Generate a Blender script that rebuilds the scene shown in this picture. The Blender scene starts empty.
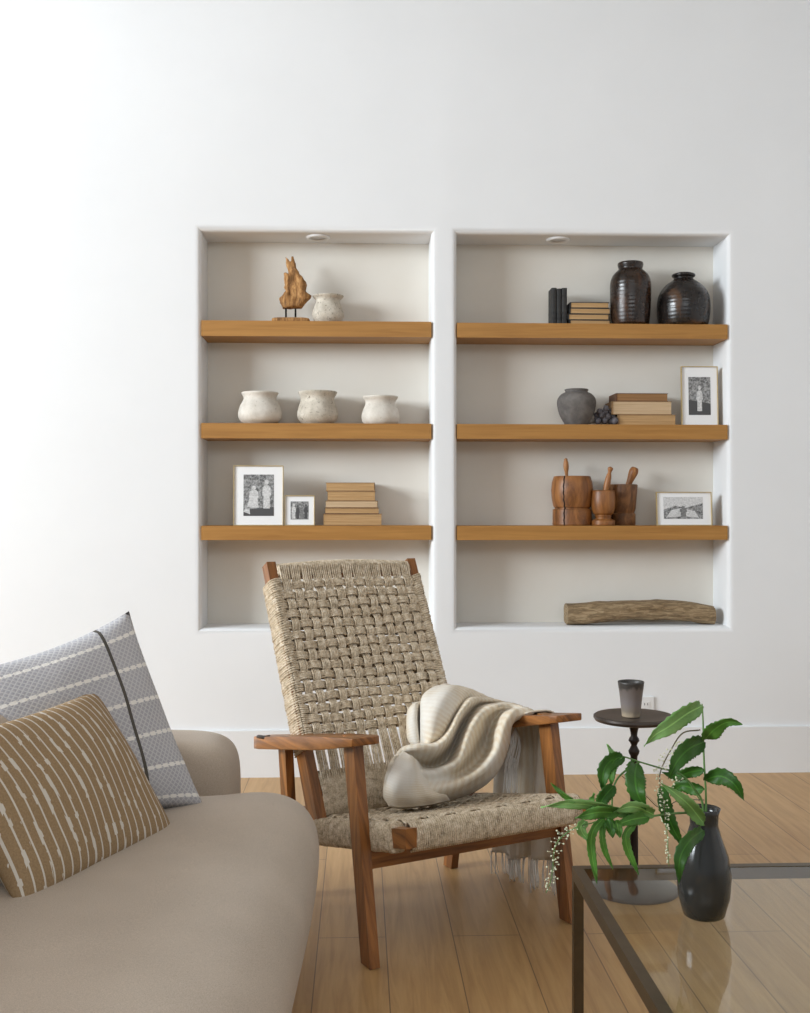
import bpy, bmesh, math, random
from mathutils import Vector, Matrix, noise
random.seed(7)
S = bpy.context.scene
COL = S.collection
V = Vector
PI = math.pi

# ------------------------------------------------------------------ camera
F_PX, YAW, CAMH, CAMD = 1120.0, math.radians(2.3), 1.2, 5.04
CT, ST = math.cos(YAW), math.sin(YAW)
cd = bpy.data.cameras.new('camera')
cam = bpy.data.objects.new('camera', cd)
COL.objects.link(cam)
cam.location = (0, -CAMD, CAMH)
cam.rotation_euler = (PI/2, 0, -YAW)
cd.sensor_fit = 'HORIZONTAL'
cd.sensor_width = 36
cd.lens = 36*F_PX/810
cd.shift_y = 2.5/810
S.camera = cam

# ------------------------------------------------------------------ light
S.view_settings.view_transform = 'Standard'
S.view_settings.look = 'None'
S.view_settings.gamma = 1
S.view_settings.use_curve_mapping = False
S.view_settings.exposure = 0.0
w = bpy.data.worlds.new('world')
S.world = w
w.use_nodes = True
w.node_tree.nodes['Background'].inputs[0].default_value = (0.86, 0.93, 1.0, 1)
w.node_tree.nodes['Background'].inputs[1].default_value = 0.36

def area(name, loc, target, sx, sy, power, color):
    l = bpy.data.lights.new(name, 'AREA')
    l.shape = 'RECTANGLE'; l.size = sx; l.size_y = sy
    l.energy = power; l.color = color
    o = bpy.data.objects.new(name, l)
    COL.objects.link(o)
    o.location = loc
    o.rotation_euler = (V(target)-V(loc)).to_track_quat('-Z', 'Y').to_euler()
    return o
area('window_daylight', (-6.6, -3.9, 3.0), (0.6, -0.8, 1.5), 3.2, 2.0, 610, (0.87, 0.945, 1.0))
area('front_fill', (0.4, -7.0, 3.3), (0.9, 0, 1.7), 4.0, 1.2, 50, (0.90, 0.955, 1.0))  # soft fill lamp added behind the camera, source unseen

# ------------------------------------------------------------------ projection helpers (real distances)
def cw(xc, zc, h):                      # camera frame (right, depth) + height -> world
    return V((xc*CT + zc*ST, -CAMD - xc*ST + zc*CT, h))
def at(px, py, depth):
    return cw((px-405)/F_PX*depth, depth, CAMH-(py-509)/F_PX*depth)
def on_y(px, py, y):
    tx = (px-405)/F_PX
    depth = (y+CAMD)/(CT - tx*ST)
    return cw(tx*depth, depth, CAMH-(py-509)/F_PX*depth)

# ------------------------------------------------------------------ object helpers
def empty(name, loc, label, cat, group=None):
    o = bpy.data.objects.new(name, None)
    COL.objects.link(o)
    o.location = loc
    o.empty_display_size = .05
    o['label'] = label; o['category'] = cat
    if group: o['group'] = group
    return o
def tag(o, label, cat, group=None, kind=None):
    o['label'] = label; o['category'] = cat
    if group: o['group'] = group
    if kind: o['kind'] = kind
    return o
def rootloc(p):
    l = V((0, 0, 0))
    while p is not None:
        l += V(p.location); p = p.parent
    return l
def obj(name, bm, mat, parent=None, smooth=True, origin=None, label=None):
    """bm holds world coordinates"""
    is_b = id(bm) in BOARDS
    BOARDS.discard(id(bm))
    off = rootloc(parent) if parent else (V(origin) if origin is not None else V((0, 0, 0)))
    if parent is not None and origin is not None:
        off = V(origin)
    bmesh.ops.translate(bm, verts=bm.verts, vec=-off)
    bmesh.ops.recalc_face_normals(bm, faces=bm.faces)
    me = bpy.data.meshes.new(name)
    bm.to_mesh(me); bm.free()
    mats = mat if isinstance(mat, (list, tuple)) else [mat]
    for m in mats: me.materials.append(m)
    if smooth:
        for p in me.polygons: p.use_smooth = True
    o = bpy.data.objects.new(name, me)
    COL.objects.link(o)
    if parent is not None:
        o.parent = parent
        if origin is not None: o.location = off-rootloc(parent)
    elif origin is not None:
        o.location = off
    if label: o['label'] = label
    if is_b and smooth:
        me.set_sharp_from_angle(angle=math.radians(17))
    return o
def struct(name, bm, mat, smooth=False):
    o = obj(name, bm, mat, smooth=smooth)
    o['kind'] = 'structure'
    return o
def autosmooth(o, ang=35):
    me = o.data
    me.set_sharp_from_angle(angle=math.radians(ang))
    return o

def frame_axes(d, up=V((0, 0, 1))):
    d = d.normalized()
    if abs(d.dot(up)) > .98: up = V((0, 1, 0))
    x = d.cross(up).normalized()
    return x, x.cross(d).normalized()

def uvl(bm): return bm.loops.layers.uv.verify()

BOARDS = set()
def board(bm, p0, p1, wv, hv, w1=1.0, h1=1.0, bev=.004, seg=2, cuts=0, mi=0, uo=None):
    """box along p0->p1; half vectors wv,hv; end scale w1,h1; grain uv along length"""
    p0, p1, wv, hv = V(p0), V(p1), V(wv), V(hv)
    t = bmesh.new()
    rings = []
    n = cuts+2
    for i in range(n):
        f = i/(n-1)
        c = p0.lerp(p1, f); a = wv*(1+(w1-1)*f); b = hv*(1+(h1-1)*f)
        rings.append([t.verts.new(c+sa*a+sb*b) for sa, sb in ((-1, -1), (1, -1), (1, 1), (-1, 1))])
    for i in range(n-1):
        for k in range(4):
            t.faces.new((rings[i][k], rings[i][(k+1) % 4], rings[i+1][(k+1) % 4], rings[i+1][k]))
    t.faces.new(rings[0][::-1]); t.faces.new(rings[-1])
    if bev:
        bmesh.ops.bevel(t, geom=[e for e in t.edges if len(e.link_faces) == 2 and e.calc_face_angle(0) > .5],
                        offset=bev, segments=seg, profile=.5, affect='EDGES')
    BOARDS.add(id(bm))
    u = uvl(t)
    d = (p1-p0).normalized(); a = wv.normalized(); b = hv.normalized()
    uo = random.random()*9 if uo is None else uo
    for f in t.faces:
        f.material_index = mi
        for l in f.loops:
            q = l.vert.co-p0
            l[u].uv = (q.dot(d)+uo, q.dot(a)+q.dot(b)*.83+uo*.37)
    merge(bm, t)
def merge(bm, t):
    uvl(bm)
    me = bpy.data.meshes.new('tmp'); t.to_mesh(me); t.free()
    bm.from_mesh(me); bpy.data.meshes.remove(me)
def box(bm, lo, hi, bev=.003, seg=2, mi=0):
    lo, hi = V(lo), V(hi); c = (lo+hi)/2; h = (hi-lo)/2
    # grain along longest axis
    ax = max(range(3), key=lambda i: h[i])
    e = [V((1, 0, 0)), V((0, 1, 0)), V((0, 0, 1))]
    o = [i for i in range(3) if i != ax]
    board(bm, c-e[ax]*h[ax], c+e[ax]*h[ax], e[o[0]]*h[o[0]], e[o[1]]*h[o[1]], bev=bev, seg=seg, mi=mi)

def catmull(pts, n):
    """smooth resample to n points"""
    pts = [V(p) for p in pts]
    if len(pts) == 2: return [pts[0].lerp(pts[1], i/(n-1)) for i in range(n)]
    P = [2*pts[0]-pts[1]]+pts+[2*pts[-1]-pts[-2]]
    segs = len(pts)-1
    fine = []
    for s in range(segs):
        a, b, c, d = P[s:s+4]
        for k in range(12):
            t = k/12
            fine.append(.5*((2*b)+(c-a)*t+(2*a-5*b+4*c-d)*t*t+(3*b-a-3*c+d)*t**3))
    fine.append(pts[-1])
    L = [0]
    for i in range(1, len(fine)): L.append(L[-1]+(fine[i]-fine[i-1]).length)
    out = []; j = 0
    for i in range(n):
        t = L[-1]*i/(n-1)
        while j < len(L)-2 and L[j+1] < t: j += 1
        dd = L[j+1]-L[j]
        out.append(fine[j].lerp(fine[j+1], (t-L[j])/dd if dd > 1e-9 else 0))
    return out

def tube(bm, pts, r, seg=8, r1=None, caps=True, mi=0, rf=None, flat=1.0):
    pts = [V(p) for p in pts]; n = len(pts)
    u = uvl(bm)
    rings = []; prev = None; L = 0
    for i, p in enumerate(pts):
        d = pts[min(i+1, n-1)]-pts[max(i-1, 0)]
        if d.length < 1e-9: d = V((0, 0, 1))
        d.normalize()
        if prev is None: x, y = frame_axes(d)
        else:
            x = prev-d*prev.dot(d)
            if x.length < 1e-6: x, _ = frame_axes(d)
            x.normalize(); y = d.cross(x)
        prev = x
        f = i/(n-1)
        rr = rf(f) if rf else (r if r1 is None else r+(r1-r)*f)
        if i: L += (p-pts[i-1]).length
        rings.append(([bm.verts.new(p+x*math.cos(a)*rr+y*math.sin(a)*rr*flat) for a in (2*PI*k/seg for k in range(seg))], L))
    for i in range(n-1):
        for k in range(seg):
            fc = bm.faces.new((rings[i][0][k], rings[i][0][(k+1) % seg], rings[i+1][0][(k+1) % seg], rings[i+1][0][k]))
            fc.material_index = mi
            vs = ((rings[i][1], k/seg), (rings[i][1], (k+1)/seg), (rings[i+1][1], (k+1)/seg), (rings[i+1][1], k/seg))
            for l, q in zip(fc.loops, vs): l[u].uv = q
    if caps:
        for ring in (rings[0][0][::-1], rings[-1][0]):
            fc = bm.faces.new(ring); fc.material_index = mi

def lathe(bm, prof, c, seg=48, smooth_n=0, mi=0, wob=0, mfun=None, axis=None):
    """prof [(r,z)...]; c base centre"""
    if smooth_n:
        pr = catmull([V((r, 0, z)) for r, z in prof], smooth_n); prof = [(max(p.x, 0), p.z) for p in pr]
    c = V(c); rings = []
    sd = random.random()*50
    M = Matrix.Identity(3) if axis is None else V((0, 0, 1)).rotation_difference(V(axis)).to_matrix()
    for r, z in prof:
        if r < 1e-5: rings.append([bm.verts.new(c+M@V((0, 0, z)))])
        else:
            ring = []
            for k in range(seg):
                a = 2*PI*k/seg
                rr = r*(1+wob*noise.noise(V((math.cos(a)*1.3+sd, math.sin(a)*1.3, z*9))))
                ring.append(bm.verts.new(c+M@V((rr*math.cos(a), rr*math.sin(a), z))))
            rings.append(ring)
    for i in range(len(rings)-1):
        A, B = rings[i], rings[i+1]
        m = mi if mfun is None else mfun(i/(len(rings)-1), prof[i])
        for k in range(seg):
            q = []
            if len(A) == 1 and len(B) == 1: continue
            if len(A) == 1: q = (A[0], B[(k+1) % seg], B[k])
            elif len(B) == 1: q = (A[k], A[(k+1) % seg], B[0])
            else: q = (A[k], A[(k+1) % seg], B[(k+1) % seg], B[k])
            bm.faces.new(q).material_index = m
def sheet(bm, grid, closed_u=False, mi=0, uvs=1.0):
    u = uvl(bm)
    vv = [[bm.verts.new(p) for p in row] for row in grid]
    R, Cn = len(grid), len(grid[0])
    for i in range(R-1):
        for j in range(Cn-1):
            f = bm.faces.new((vv[i][j], vv[i][j+1], vv[i+1][j+1], vv[i+1][j])); f.material_index = mi
            for l, (a, b) in zip(f.loops, ((i, j), (i, j+1), (i+1, j+1), (i+1, j))):
                l[u].uv = (a/(R-1)*uvs, b/(Cn-1)*uvs)
    return vv
def superbox(bm, c, half, n=3.0, m=3.0, nu=64, nv=28, rot=None, fn=None, taper=0):
    """rounded super-ellipsoid; n plan exponent, m vertical exponent"""
    c = V(c); rot = rot or Matrix.Identity(3)
    def sp(v, e): return math.copysign(abs(v)**e, v)
    rings = []
    u = uvl(bm)
    for i in range(nv+1):
        ph = -PI/2+PI*i/nv
        cz = sp(math.sin(ph), 2/m); cr = abs(math.cos(ph))**(2/m)
        ring = []
        for k in range(nu):
            a = 2*PI*k/nu
            p = V((half[0]*cr*sp(math.cos(a), 2/n), half[1]*cr*sp(math.sin(a), 2/n), half[2]*cz))
            if fn: p = fn(p)
            ring.append(p)
        rings.append(ring)
    vr = []
    for i, ring in enumerate(rings):
        if i in (0, nv): vr.append([bm.verts.new(c+rot@(sum(ring, V((0, 0, 0)))/nu))])
        else: vr.append([bm.verts.new(c+rot@p) for p in ring])
    for i in range(nv):
        A, B = vr[i], vr[i+1]
        for k in range(nu):
            if len(A) == 1: bm.faces.new((A[0], B[(k+1) % nu], B[k]))
            elif len(B) == 1: bm.faces.new((A[k], A[(k+1) % nu], B[0]))
            else: bm.faces.new((A[k], A[(k+1) % nu], B[(k+1) % nu], B[k]))

# ------------------------------------------------------------------ materials
class NT:
    def __init__(s, name):
        s.m = bpy.data.materials.new(name); s.m.use_nodes = True
        s.t = s.m.node_tree; s.b = s.t.nodes['Principled BSDF']
    def n(s, typ, ins=None, **kw):
        nd = s.t.nodes.new(typ)
        for k, v in kw.items(): setattr(nd, k, v)
        for k, v in (ins or {}).items():
            if isinstance(v, bpy.types.NodeSocket): s.t.links.new(v, nd.inputs[k])
            else: nd.inputs[k].default_value = v
        return nd
    def ramp(s, fac, stops, interp='LINEAR'):
        r = s.t.nodes.new('ShaderNodeValToRGB'); r.color_ramp.interpolation = interp
        el = r.color_ramp.elements
        while len(el) < len(stops): el.new(.5)
        for e, (p, c) in zip(el, stops): e.position = p; e.color = (*c, 1) if len(c) == 3 else c
        s.t.links.new(fac, r.inputs[0]); return r.outputs[0]
    def mix(s, fac, a, b, mode='MIX'):
        m = s.t.nodes.new('ShaderNodeMix'); m.data_type = 'RGBA'; m.blend_type = mode
        for sock, v in ((m.inputs[0], fac), (m.inputs[6], a), (m.inputs[7], b)):
            if isinstance(v, bpy.types.NodeSocket): s.t.links.new(v, sock)
            else: sock.default_value = v if not isinstance(v, tuple) or len(v) == 4 else (*v, 1)
        return m.outputs[2]
    def math(s, op, a, b=0.0):
        m = s.t.nodes.new('ShaderNodeMath'); m.operation = op
        for i, v in enumerate((a, b)):
            if isinstance(v, bpy.types.NodeSocket): s.t.links.new(v, m.inputs[i])
            else: m.inputs[i].default_value = v
        return m.outputs[0]
    def coord(s, kind='Object', scale=(1, 1, 1), rot=(0, 0, 0)):
        tc = s.n('ShaderNodeTexCoord')
        return s.n('ShaderNodeMapping', {'Vector': tc.outputs[kind], 'Scale': scale, 'Rotation': rot}).outputs[0]
    def noise(s, vec, scale, detail=4, rough=.55, dist=0):
        return s.n('ShaderNodeTexNoise', {'Vector': vec, 'Scale': scale, 'Detail': detail, 'Roughness': rough, 'Distortion': dist}).outputs[0]
    def col(s, v):
        if isinstance(v, bpy.types.NodeSocket): s.t.links.new(v, s.b.inputs['Base Color'])
        else: s.b.inputs['Base Color'].default_value = (*v, 1)
    def set(s, rough=None, metal=None, spec=None, **kw):
        for k, v in (('Roughness', rough), ('Metallic', metal), ('Specular IOR Level', spec)):
            if v is None: continue
            if isinstance(v, bpy.types.NodeSocket): s.t.links.new(v, s.b.inputs[k])
            else: s.b.inputs[k].default_value = v
        for k, v in kw.items(): s.b.inputs[k].default_value = v
    def bump(s, h, strength=.3, dist=.002):
        b = s.n('ShaderNodeBump', {'Height': h, 'Strength': strength, 'Distance': dist})
        s.t.links.new(b.outputs[0], s.b.inputs['Normal'])
def srgb(r, g, b):
    f = lambda c: (c/255/12.92) if c/255 <= .04045 else ((c/255+.055)/1.055)**2.4
    return (f(r), f(g), f(b))
def plain(name, c, rough=.5, metal=0, var=0.0, scale=30, bump=0, bdist=.001, spec=None):
    m = NT(name)
    v = m.coord()
    nz = m.noise(v, scale)
    if var: m.col(m.ramp(nz, [(.3, tuple(x*(1-var) for x in c)), (.7, tuple(min(1, x*(1+var)) for x in c))]))
    else: m.col(c)
    m.set(rough=rough, metal=metal, spec=spec)
    if bump: m.bump(nz, bump, bdist)
    return m.m
def wood(name, dark, light, rough=.45, sc=(3, 55, 1), bump=.15, blotch=.25):
    m = NT(name)
    v = m.coord('UV', scale=sc)
    n1 = m.noise(v, 1.0, 8, .62, .6)
    c = m.ramp(n1, [(.28, dark), (.5, tuple((a+b)/2 for a, b in zip(dark, light))), (.72, light)])
    n2 = m.noise(m.coord(), 5, 3)
    c = m.mix(m.math('MULTIPLY', n2, blotch), c, tuple(x*.55 for x in dark), 'MIX')
    m.col(c); m.set(rough=rough); m.bump(n1, bump, .001)
    return m.m

M = {}
# wall plaster
m = NT('wall_plaster'); v = m.coord(); n1 = m.noise(v, 2.2, 5); n2 = m.noise(v, 45, 4)
m.col(m.ramp(n1, [(.3, (.795, .805, .815)), (.7, (.82, .83, .84))])); m.set(rough=.85, spec=.2); m.bump(m.math('ADD', m.math('MULTIPLY', n1, 2.0), m.math('MULTIPLY', n2, .15)), .25, .004)
M['wall'] = m.m
m = NT('niche_bounce_tint'); v = m.coord(); n1 = m.noise(v, 3.0, 5); n2 = m.noise(v, 45, 4)  # niche back tinted warm: bounced light put into the plaster colour
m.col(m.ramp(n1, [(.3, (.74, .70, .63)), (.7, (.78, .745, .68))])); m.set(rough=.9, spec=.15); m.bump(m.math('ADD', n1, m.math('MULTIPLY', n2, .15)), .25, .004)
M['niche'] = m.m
M['trim'] = plain('painted_trim', (.80, .805, .81), .45, var=.02, scale=3)
# oak floor
m = NT('oak_floor'); tc = m.coord('Object', rot=(0, 0, PI/2))
tc.node.inputs['Location'].default_value = (0, -.0723, 0)
br = m.n('ShaderNodeTexBrick', {'Vector': tc, 'Color1': (0, 0, 0, 1), 'Color2': (1, 1, 1, 1), 'Mortar': (.5, .5, .5, 1), 'Scale': 1.0, 'Mortar Size': .0016, 'Mortar Smooth': .2, 'Bias': 0, 'Brick Width': 1.9, 'Row Height': .1886}, offset=.37)
v2 = m.coord('Object', scale=(38, 2.4, 1)); g = m.noise(v2, 1.0, 8, .6, .8)
v3 = m.coord('Object', scale=(7, 1.2, 1)); g2 = m.noise(v3, 1.3, 3)
gc = m.ramp(g, [(.28, srgb(168, 126, 76)), (.55, srgb(196, 154, 100)), (.8, srgb(210, 172, 118))])
gc = m.mix(m.math('MULTIPLY', br.outputs['Color'], .30), gc, srgb(150, 115, 80))
gc = m.mix(m.math('MULTIPLY', g2, .3), gc, srgb(196, 166, 124))
gc = m.mix(m.math('MULTIPLY', br.outputs['Fac'], .75), gc, srgb(84, 62, 42))
m.col(gc); m.set(rough=.42); m.bump(m.math('SUBTRACT', m.math('MULTIPLY', g, .4), br.outputs['Fac']), .2, .002)
M['floor'] = m.m
M['oak'] = wood('shelf_oak', srgb(154, 106, 46), srgb(182, 132, 66), .5, (2.2, 60, 1), .08, .08)
M['walnut'] = wood('chair_hardwood', srgb(80, 45, 20), srgb(186, 122, 64), .36, (3.5, 60, 1), .12, .25)
# rope
def rope(name, a, b, c):
    m = NT(name); v = m.coord(); n1 = m.noise(v, 60, 5, .65); n2 = m.noise(v, 330, 3, .6)
    k = m.mix(.35, m.ramp(n1, [(.26, a), (.5, b), (.72, c)]), m.ramp(n2, [(.34, a), (.52, b), (.66, c)]))
    m.col(k); m.set(rough=.9, spec=.15); m.bump(n2, .35, .001)
    return m.m
M['rope'] = rope('seagrass_cord', srgb(108, 90, 70), srgb(208, 190, 163), srgb(250, 240, 224))
# cloth
m = NT('cream_linen'); uv = m.coord('UV'); sx = m.n('ShaderNodeSeparateXYZ', {'Vector': uv})
st = m.n('ShaderNodeTexWave', {'Vector': uv, 'Scale': 8, 'Distortion': 2.5, 'Detail': 3}, bands_direction='X').outputs['Fac']
fine = m.noise(m.coord('UV', scale=(260, 30, 1)), 1.0, 3)
ob = m.noise(m.coord(), 5, 3)
c0 = m.ramp(st, [(.2, srgb(231, 221, 203)), (.8, srgb(221, 205, 180))])
c0 = m.mix(m.math('MULTIPLY', m.ramp(fine, [(.35, (0, 0, 0)), (.7, (1, 1, 1))]), .4), c0, srgb(196, 176, 148))
c0 = m.mix(m.ramp(ob, [(.45, (0, 0, 0)), (.62, (.75, .75, .75))]), c0, srgb(224, 220, 213))
m.col(c0); m.set(rough=.92, spec=.1); m.bump(m.math('ADD', m.math('MULTIPLY', st, .35), m.math('ADD', fine, m.noise(m.coord(), 420, 2))), .4, .0015)
m.b.inputs['Sheen Weight'].default_value = .15
M['linen'] = m.m
M['fringe'] = plain('fringe_yarn', srgb(238, 234, 228), .9, var=.06, scale=60)
def fabric(name, a, b, sc=500, rough=.93):
    m = NT(name); v = m.coord(); n1 = m.noise(v, 3, 3); n2 = m.noise(v, sc, 3, .7)
    m.col(m.mix(.6, m.ramp(n1, [(.3, a), (.7, b)]), m.ramp(n2, [(.35, a), (.65, b)])))
    m.set(rough=rough, spec=.12); m.bump(n2, .4, .0015); m.b.inputs['Sheen Weight'].default_value = .2
    return m.m
M['sofa'] = fabric('taupe_upholstery', srgb(164, 150, 134), srgb(204, 188, 171))
# grey patterned pillow (u across, v up)
m = NT('grey_diamond_weave'); uv = m.coord('UV'); sp = m.n('ShaderNodeSeparateXYZ', {'Vector': uv})
U, W_ = sp.outputs[0], sp.outputs[1]
uvr = m.coord('UV', rot=(0, 0, PI/4))
s2 = m.n('ShaderNodeSeparateXYZ', {'Vector': uvr})
def cell(val, fr): return m.math('ABSOLUTE', m.math('SUBTRACT', m.math('FRACT', m.math('MULTIPLY', val, fr)), .5))
d1 = m.math('MINIMUM', cell(s2.outputs[0], 46), cell(s2.outputs[1], 46))
diam = m.math('LESS_THAN', d1, .13)
base = m.mix(m.noise(m.coord(), 9, 3), srgb(160, 159, 165), srgb(188, 186, 190))
base = m.mix(m.math('MULTIPLY', diam, .62), base, srgb(212, 210, 208))
strip = m.math('LESS_THAN', cell(m.math('ADD', W_, .02), 6.0), .06)
dots = m.math('MULTIPLY', m.math('GREATER_THAN', cell(U, 22), .13), strip)
dots = m.math('MAXIMUM', dots, m.math('LESS_THAN', cell(m.math('ADD', W_, .02), 6.0), .018))
base = m.mix(dots, base, srgb(236, 232, 226))
br1 = m.math('LESS_THAN', m.math('ABSOLUTE', m.math('SUBTRACT', U, m.math('SUBTRACT', .33, m.math('MULTIPLY', W_, .12)))), .009)
base = m.mix(br1, base, srgb(88, 84, 78))
m.col(base); m.set(rough=.95, spec=.1); m.bump(d1, .5, .002)
M['grey_pillow'] = m.m
m = NT('tan_dash_weave'); uv = m.coord('UV'); sp = m.n('ShaderNodeSeparateXYZ', {'Vector': uv})
U, W_ = sp.outputs[0], sp.outputs[1]
ln = m.math('LESS_THAN', cell(U, 21), .08)
fat = m.math('LESS_THAN', cell(U, 21), .2)
wv = m.math('GREATER_THAN', m.noise(m.coord('UV', scale=(21, 9, 1)), 1.0, 1), .60)
dash = m.math('MAXIMUM', ln, m.math('MULTIPLY', fat, wv))
tn = m.noise(m.coord(), 260, 3, .7)
base = m.mix(tn, srgb(128, 104, 76), srgb(176, 150, 116))
base = m.mix(m.math('MULTIPLY', dash, .8), base, srgb(224, 218, 208))
m.col(base); m.set(rough=.95, spec=.1); m.bump(m.math('ADD', tn, dash), .5, .002)
M['tan_pillow'] = m.m
# pots
def stone(name, a, b, dk, sc=14, thr=.62, rough=.85):
    m = NT(name); v = m.coord(); n1 = m.noise(v, sc, 6, .65); n2 = m.noise(v, sc*3.3, 5, .7, 1.2)
    c = m.ramp(n1, [(.3, a), (.65, b)])
    c = m.mix(m.ramp(n2, [(thr, (0, 0, 0)), (thr+.08, (.8, .8, .8))]), c, dk)
    m.col(c); m.set(rough=rough, spec=.3); m.bump(m.math('ADD', n1, n2), .35, .004)
    return m.m
M['pot'] = stone('weathered_clay', srgb(196, 188, 176), srgb(226, 220, 210), srgb(130, 118, 102))
M['pot_rough'] = stone('weathered_clay_stained', srgb(172, 162, 146), srgb(216, 208, 194), srgb(96, 84, 68), 18, .57)
M['greyvase'] = stone('grey_stoneware', srgb(84, 80, 78), srgb(118, 113, 109), srgb(140, 134, 126), 16, .66)
def glaze(name, a, b, c, sc=7):
    m = NT(name); v = m.coord(scale=(1, 1, .6)); n1 = m.noise(v, sc, 4, .6, 1.0)
    m.col(m.ramp(n1, [(.35, a), (.52, b), (.7, c)])); m.set(rough=m.ramp(m.noise(m.coord(), 25, 3), [(.3, (.16,)*3), (.7, (.38,)*3)]))
    rg = m.n('ShaderNodeTexWave', {'Vector': m.coord(), 'Scale': 18, 'Distortion': .5}, bands_direction='Z').outputs['Fac']
    m.bump(m.math('ADD', m.math('MULTIPLY', rg, .6), n1), .22, .003)
    return m.m
M['brown_glaze'] = glaze('dark_brown_glaze', srgb(28, 20, 16), srgb(50, 35, 25), srgb(88, 52, 26))
M['black_glaze'] = glaze('black_brown_glaze', srgb(22, 19, 19), srgb(40, 34, 31), srgb(100, 66, 36), 6)
M['driftwood'] = wood('driftwood_golden', srgb(112, 76, 42), srgb(196, 150, 96), .75, (1, 1, 1), .5)
def rawwood(name, a, b, c, sc=(14, 14, 3), scale=3, rough=.8, bump=.7):
    m = NT(name); n1 = m.noise(m.coord(scale=sc), scale, 8, .65, .8)
    m.col(m.ramp(n1, [(.3, a), (.5, b), (.7, c)])); m.set(rough=rough); m.bump(n1, bump, .004)
    return m.m
M['driftwood'] = rawwood('driftwood_golden', srgb(78, 50, 26), srgb(160, 114, 64), srgb(206, 160, 104), (26, 26, 5))
M['log'] = rawwood('weathered_log', srgb(84, 68, 48), srgb(138, 116, 86), srgb(184, 162, 128), (5, 34, 34), 3)
M['mortar'] = rawwood('turned_wood', srgb(82, 48, 22), srgb(136, 86, 42), srgb(168, 114, 62), (10, 10, 3), 2, .42, .15)
M['mortar_dark'] = rawwood('turned_wood_old', srgb(70, 44, 24), srgb(116, 76, 42), srgb(152, 106, 64), (10, 10, 4), 3, .5, .25)
M['pestle'] = rawwood('pestle_wood', srgb(112, 68, 34), srgb(158, 104, 58), srgb(188, 134, 80), (10, 10, 3), 3, .45, .15)
M['crack'] = plain('dark_crack', srgb(40, 24, 14), .9)
M['gold'] = plain('brass_frame', srgb(196, 174, 128), .4, .5, var=.1)
M['mat'] = plain('picture_mat', (.86, .865, .87), .6)
M['ink_d'] = plain('print_dark', (.07, .07, .072), .5)
def printm(name, lo, hi, sc):
    m = NT(name); n1 = m.noise(m.coord(), sc, 5, .7)
    m.col(m.ramp(n1, [(.36, (lo,)*3), (.5, ((lo+hi)/2,)*3), (.62, (hi,)*3)])); m.set(rough=.4)
    return m.m
M['print'] = printm('photo_print_grey', .06, .42, 90)
M['print_l'] = plain('photo_print_light', (.6, .6, .6), .4, var=.25, scale=140)
M['print_m'] = plain('photo_print_mid', (.2, .2, .2), .4, var=.4, scale=140)
M['metal_dark'] = plain('blackened_metal', srgb(44, 36, 32), .42, .5, var=.15, scale=40)
M['bronze'] = plain('antique_bronze', srgb(92, 80, 62), .38, .75, var=.15, scale=20)
M['iron'] = plain('thin_iron', srgb(40, 36, 34), .5, .6)
m = NT('side_table_bronze'); n1 = m.noise(m.coord(), 14, 5)
m.col(m.ramp(n1, [(.3, srgb(52, 45, 41)), (.7, srgb(84, 74, 67))])); m.set(rough=.38, metal=.35); m.bump(n1, .1, .002); M['tabletop'] = m.m
m = NT('stoneware_cup'); o = m.n('ShaderNodeTexCoord').outputs['Object']; z = m.n('ShaderNodeSeparateXYZ', {'Vector': o}).outputs[2]
nz = m.noise(m.coord(scale=(1, 1, .5)), 50, 4)
zz = m.math('ADD', m.math('MULTIPLY', z, 9.0), m.math('MULTIPLY', nz, .30))
m.col(m.ramp(zz, [(.16, srgb(186, 168, 142)), (.30, srgb(140, 128, 114)), (.55, srgb(122, 114, 112)), (.90, srgb(106, 96, 90)), (1.0, srgb(58, 54, 50))])); m.set(rough=.45); m.bump(nz, .3, .002); M['cup'] = m.m
m = NT('clear_glass')
m.col((.93, .97, .95)); m.set(rough=.03)
tr = m.n('ShaderNodeBsdfTransparent', {0: (.90, .93, .91, 1)}); gl = m.n('ShaderNodeBsdfGlossy', {0: (1, 1, 1, 1), 1: .03}); fr = m.n('ShaderNodeFresnel', {0: 1.45})
mx = m.n('ShaderNodeMixShader'); m.t.links.new(m.math('MULTIPLY', fr.outputs[0], m.math('SUBTRACT', 1.0, m.n('ShaderNodeNewGeometry').outputs['Backfacing'])), mx.inputs[0]); m.t.links.new(tr.outputs[0], mx.inputs[1]); m.t.links.new(gl.outputs[0], mx.inputs[2])
m.t.links.new(mx.outputs[0], m.t.nodes['Material Output'].inputs[0]); M['glass'] = m.m
def leafm(name, a, b, rough=.42):
    m = NT(name); uv = m.coord('UV'); sp = m.n('ShaderNodeSeparateXYZ', {'Vector': uv})
    mid = m.math('LESS_THAN', m.math('ABSOLUTE', m.math('SUBTRACT', sp.outputs[1], .5)), .035)
    c = m.ramp(m.noise(m.coord(), 22, 4), [(.3, a), (.7, b)])
    c = m.mix(m.math('MULTIPLY', mid, .5), c, tuple(min(1, x*1.9) for x in b))
    m.col(c); m.set(rough=rough); m.b.inputs['Subsurface Weight'].default_value = 0
    vein = m.n('ShaderNodeTexWave', {'Vector': m.coord('UV', rot=(0, 0, .6)), 'Scale': 9, 'Distortion': 1.0}).outputs['Fac']
    m.bump(vein, .3, .002)
    # thin leaf: some light passes through
    tr = m.n('ShaderNodeBsdfTranslucent'); m.t.links.new(c, tr.inputs[0])
    mx = m.n('ShaderNodeMixShader', {0: .22}); m.t.links.new(m.b.outputs[0], mx.inputs[1]); m.t.links.new(tr.outputs[0], mx.inputs[2])
    m.t.links.new(mx.outputs[0], m.t.nodes['Material Output'].inputs[0])
    return m.m
M['leaf'] = leafm('leaf_green', srgb(72, 124, 44), srgb(104, 158, 66))
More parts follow.
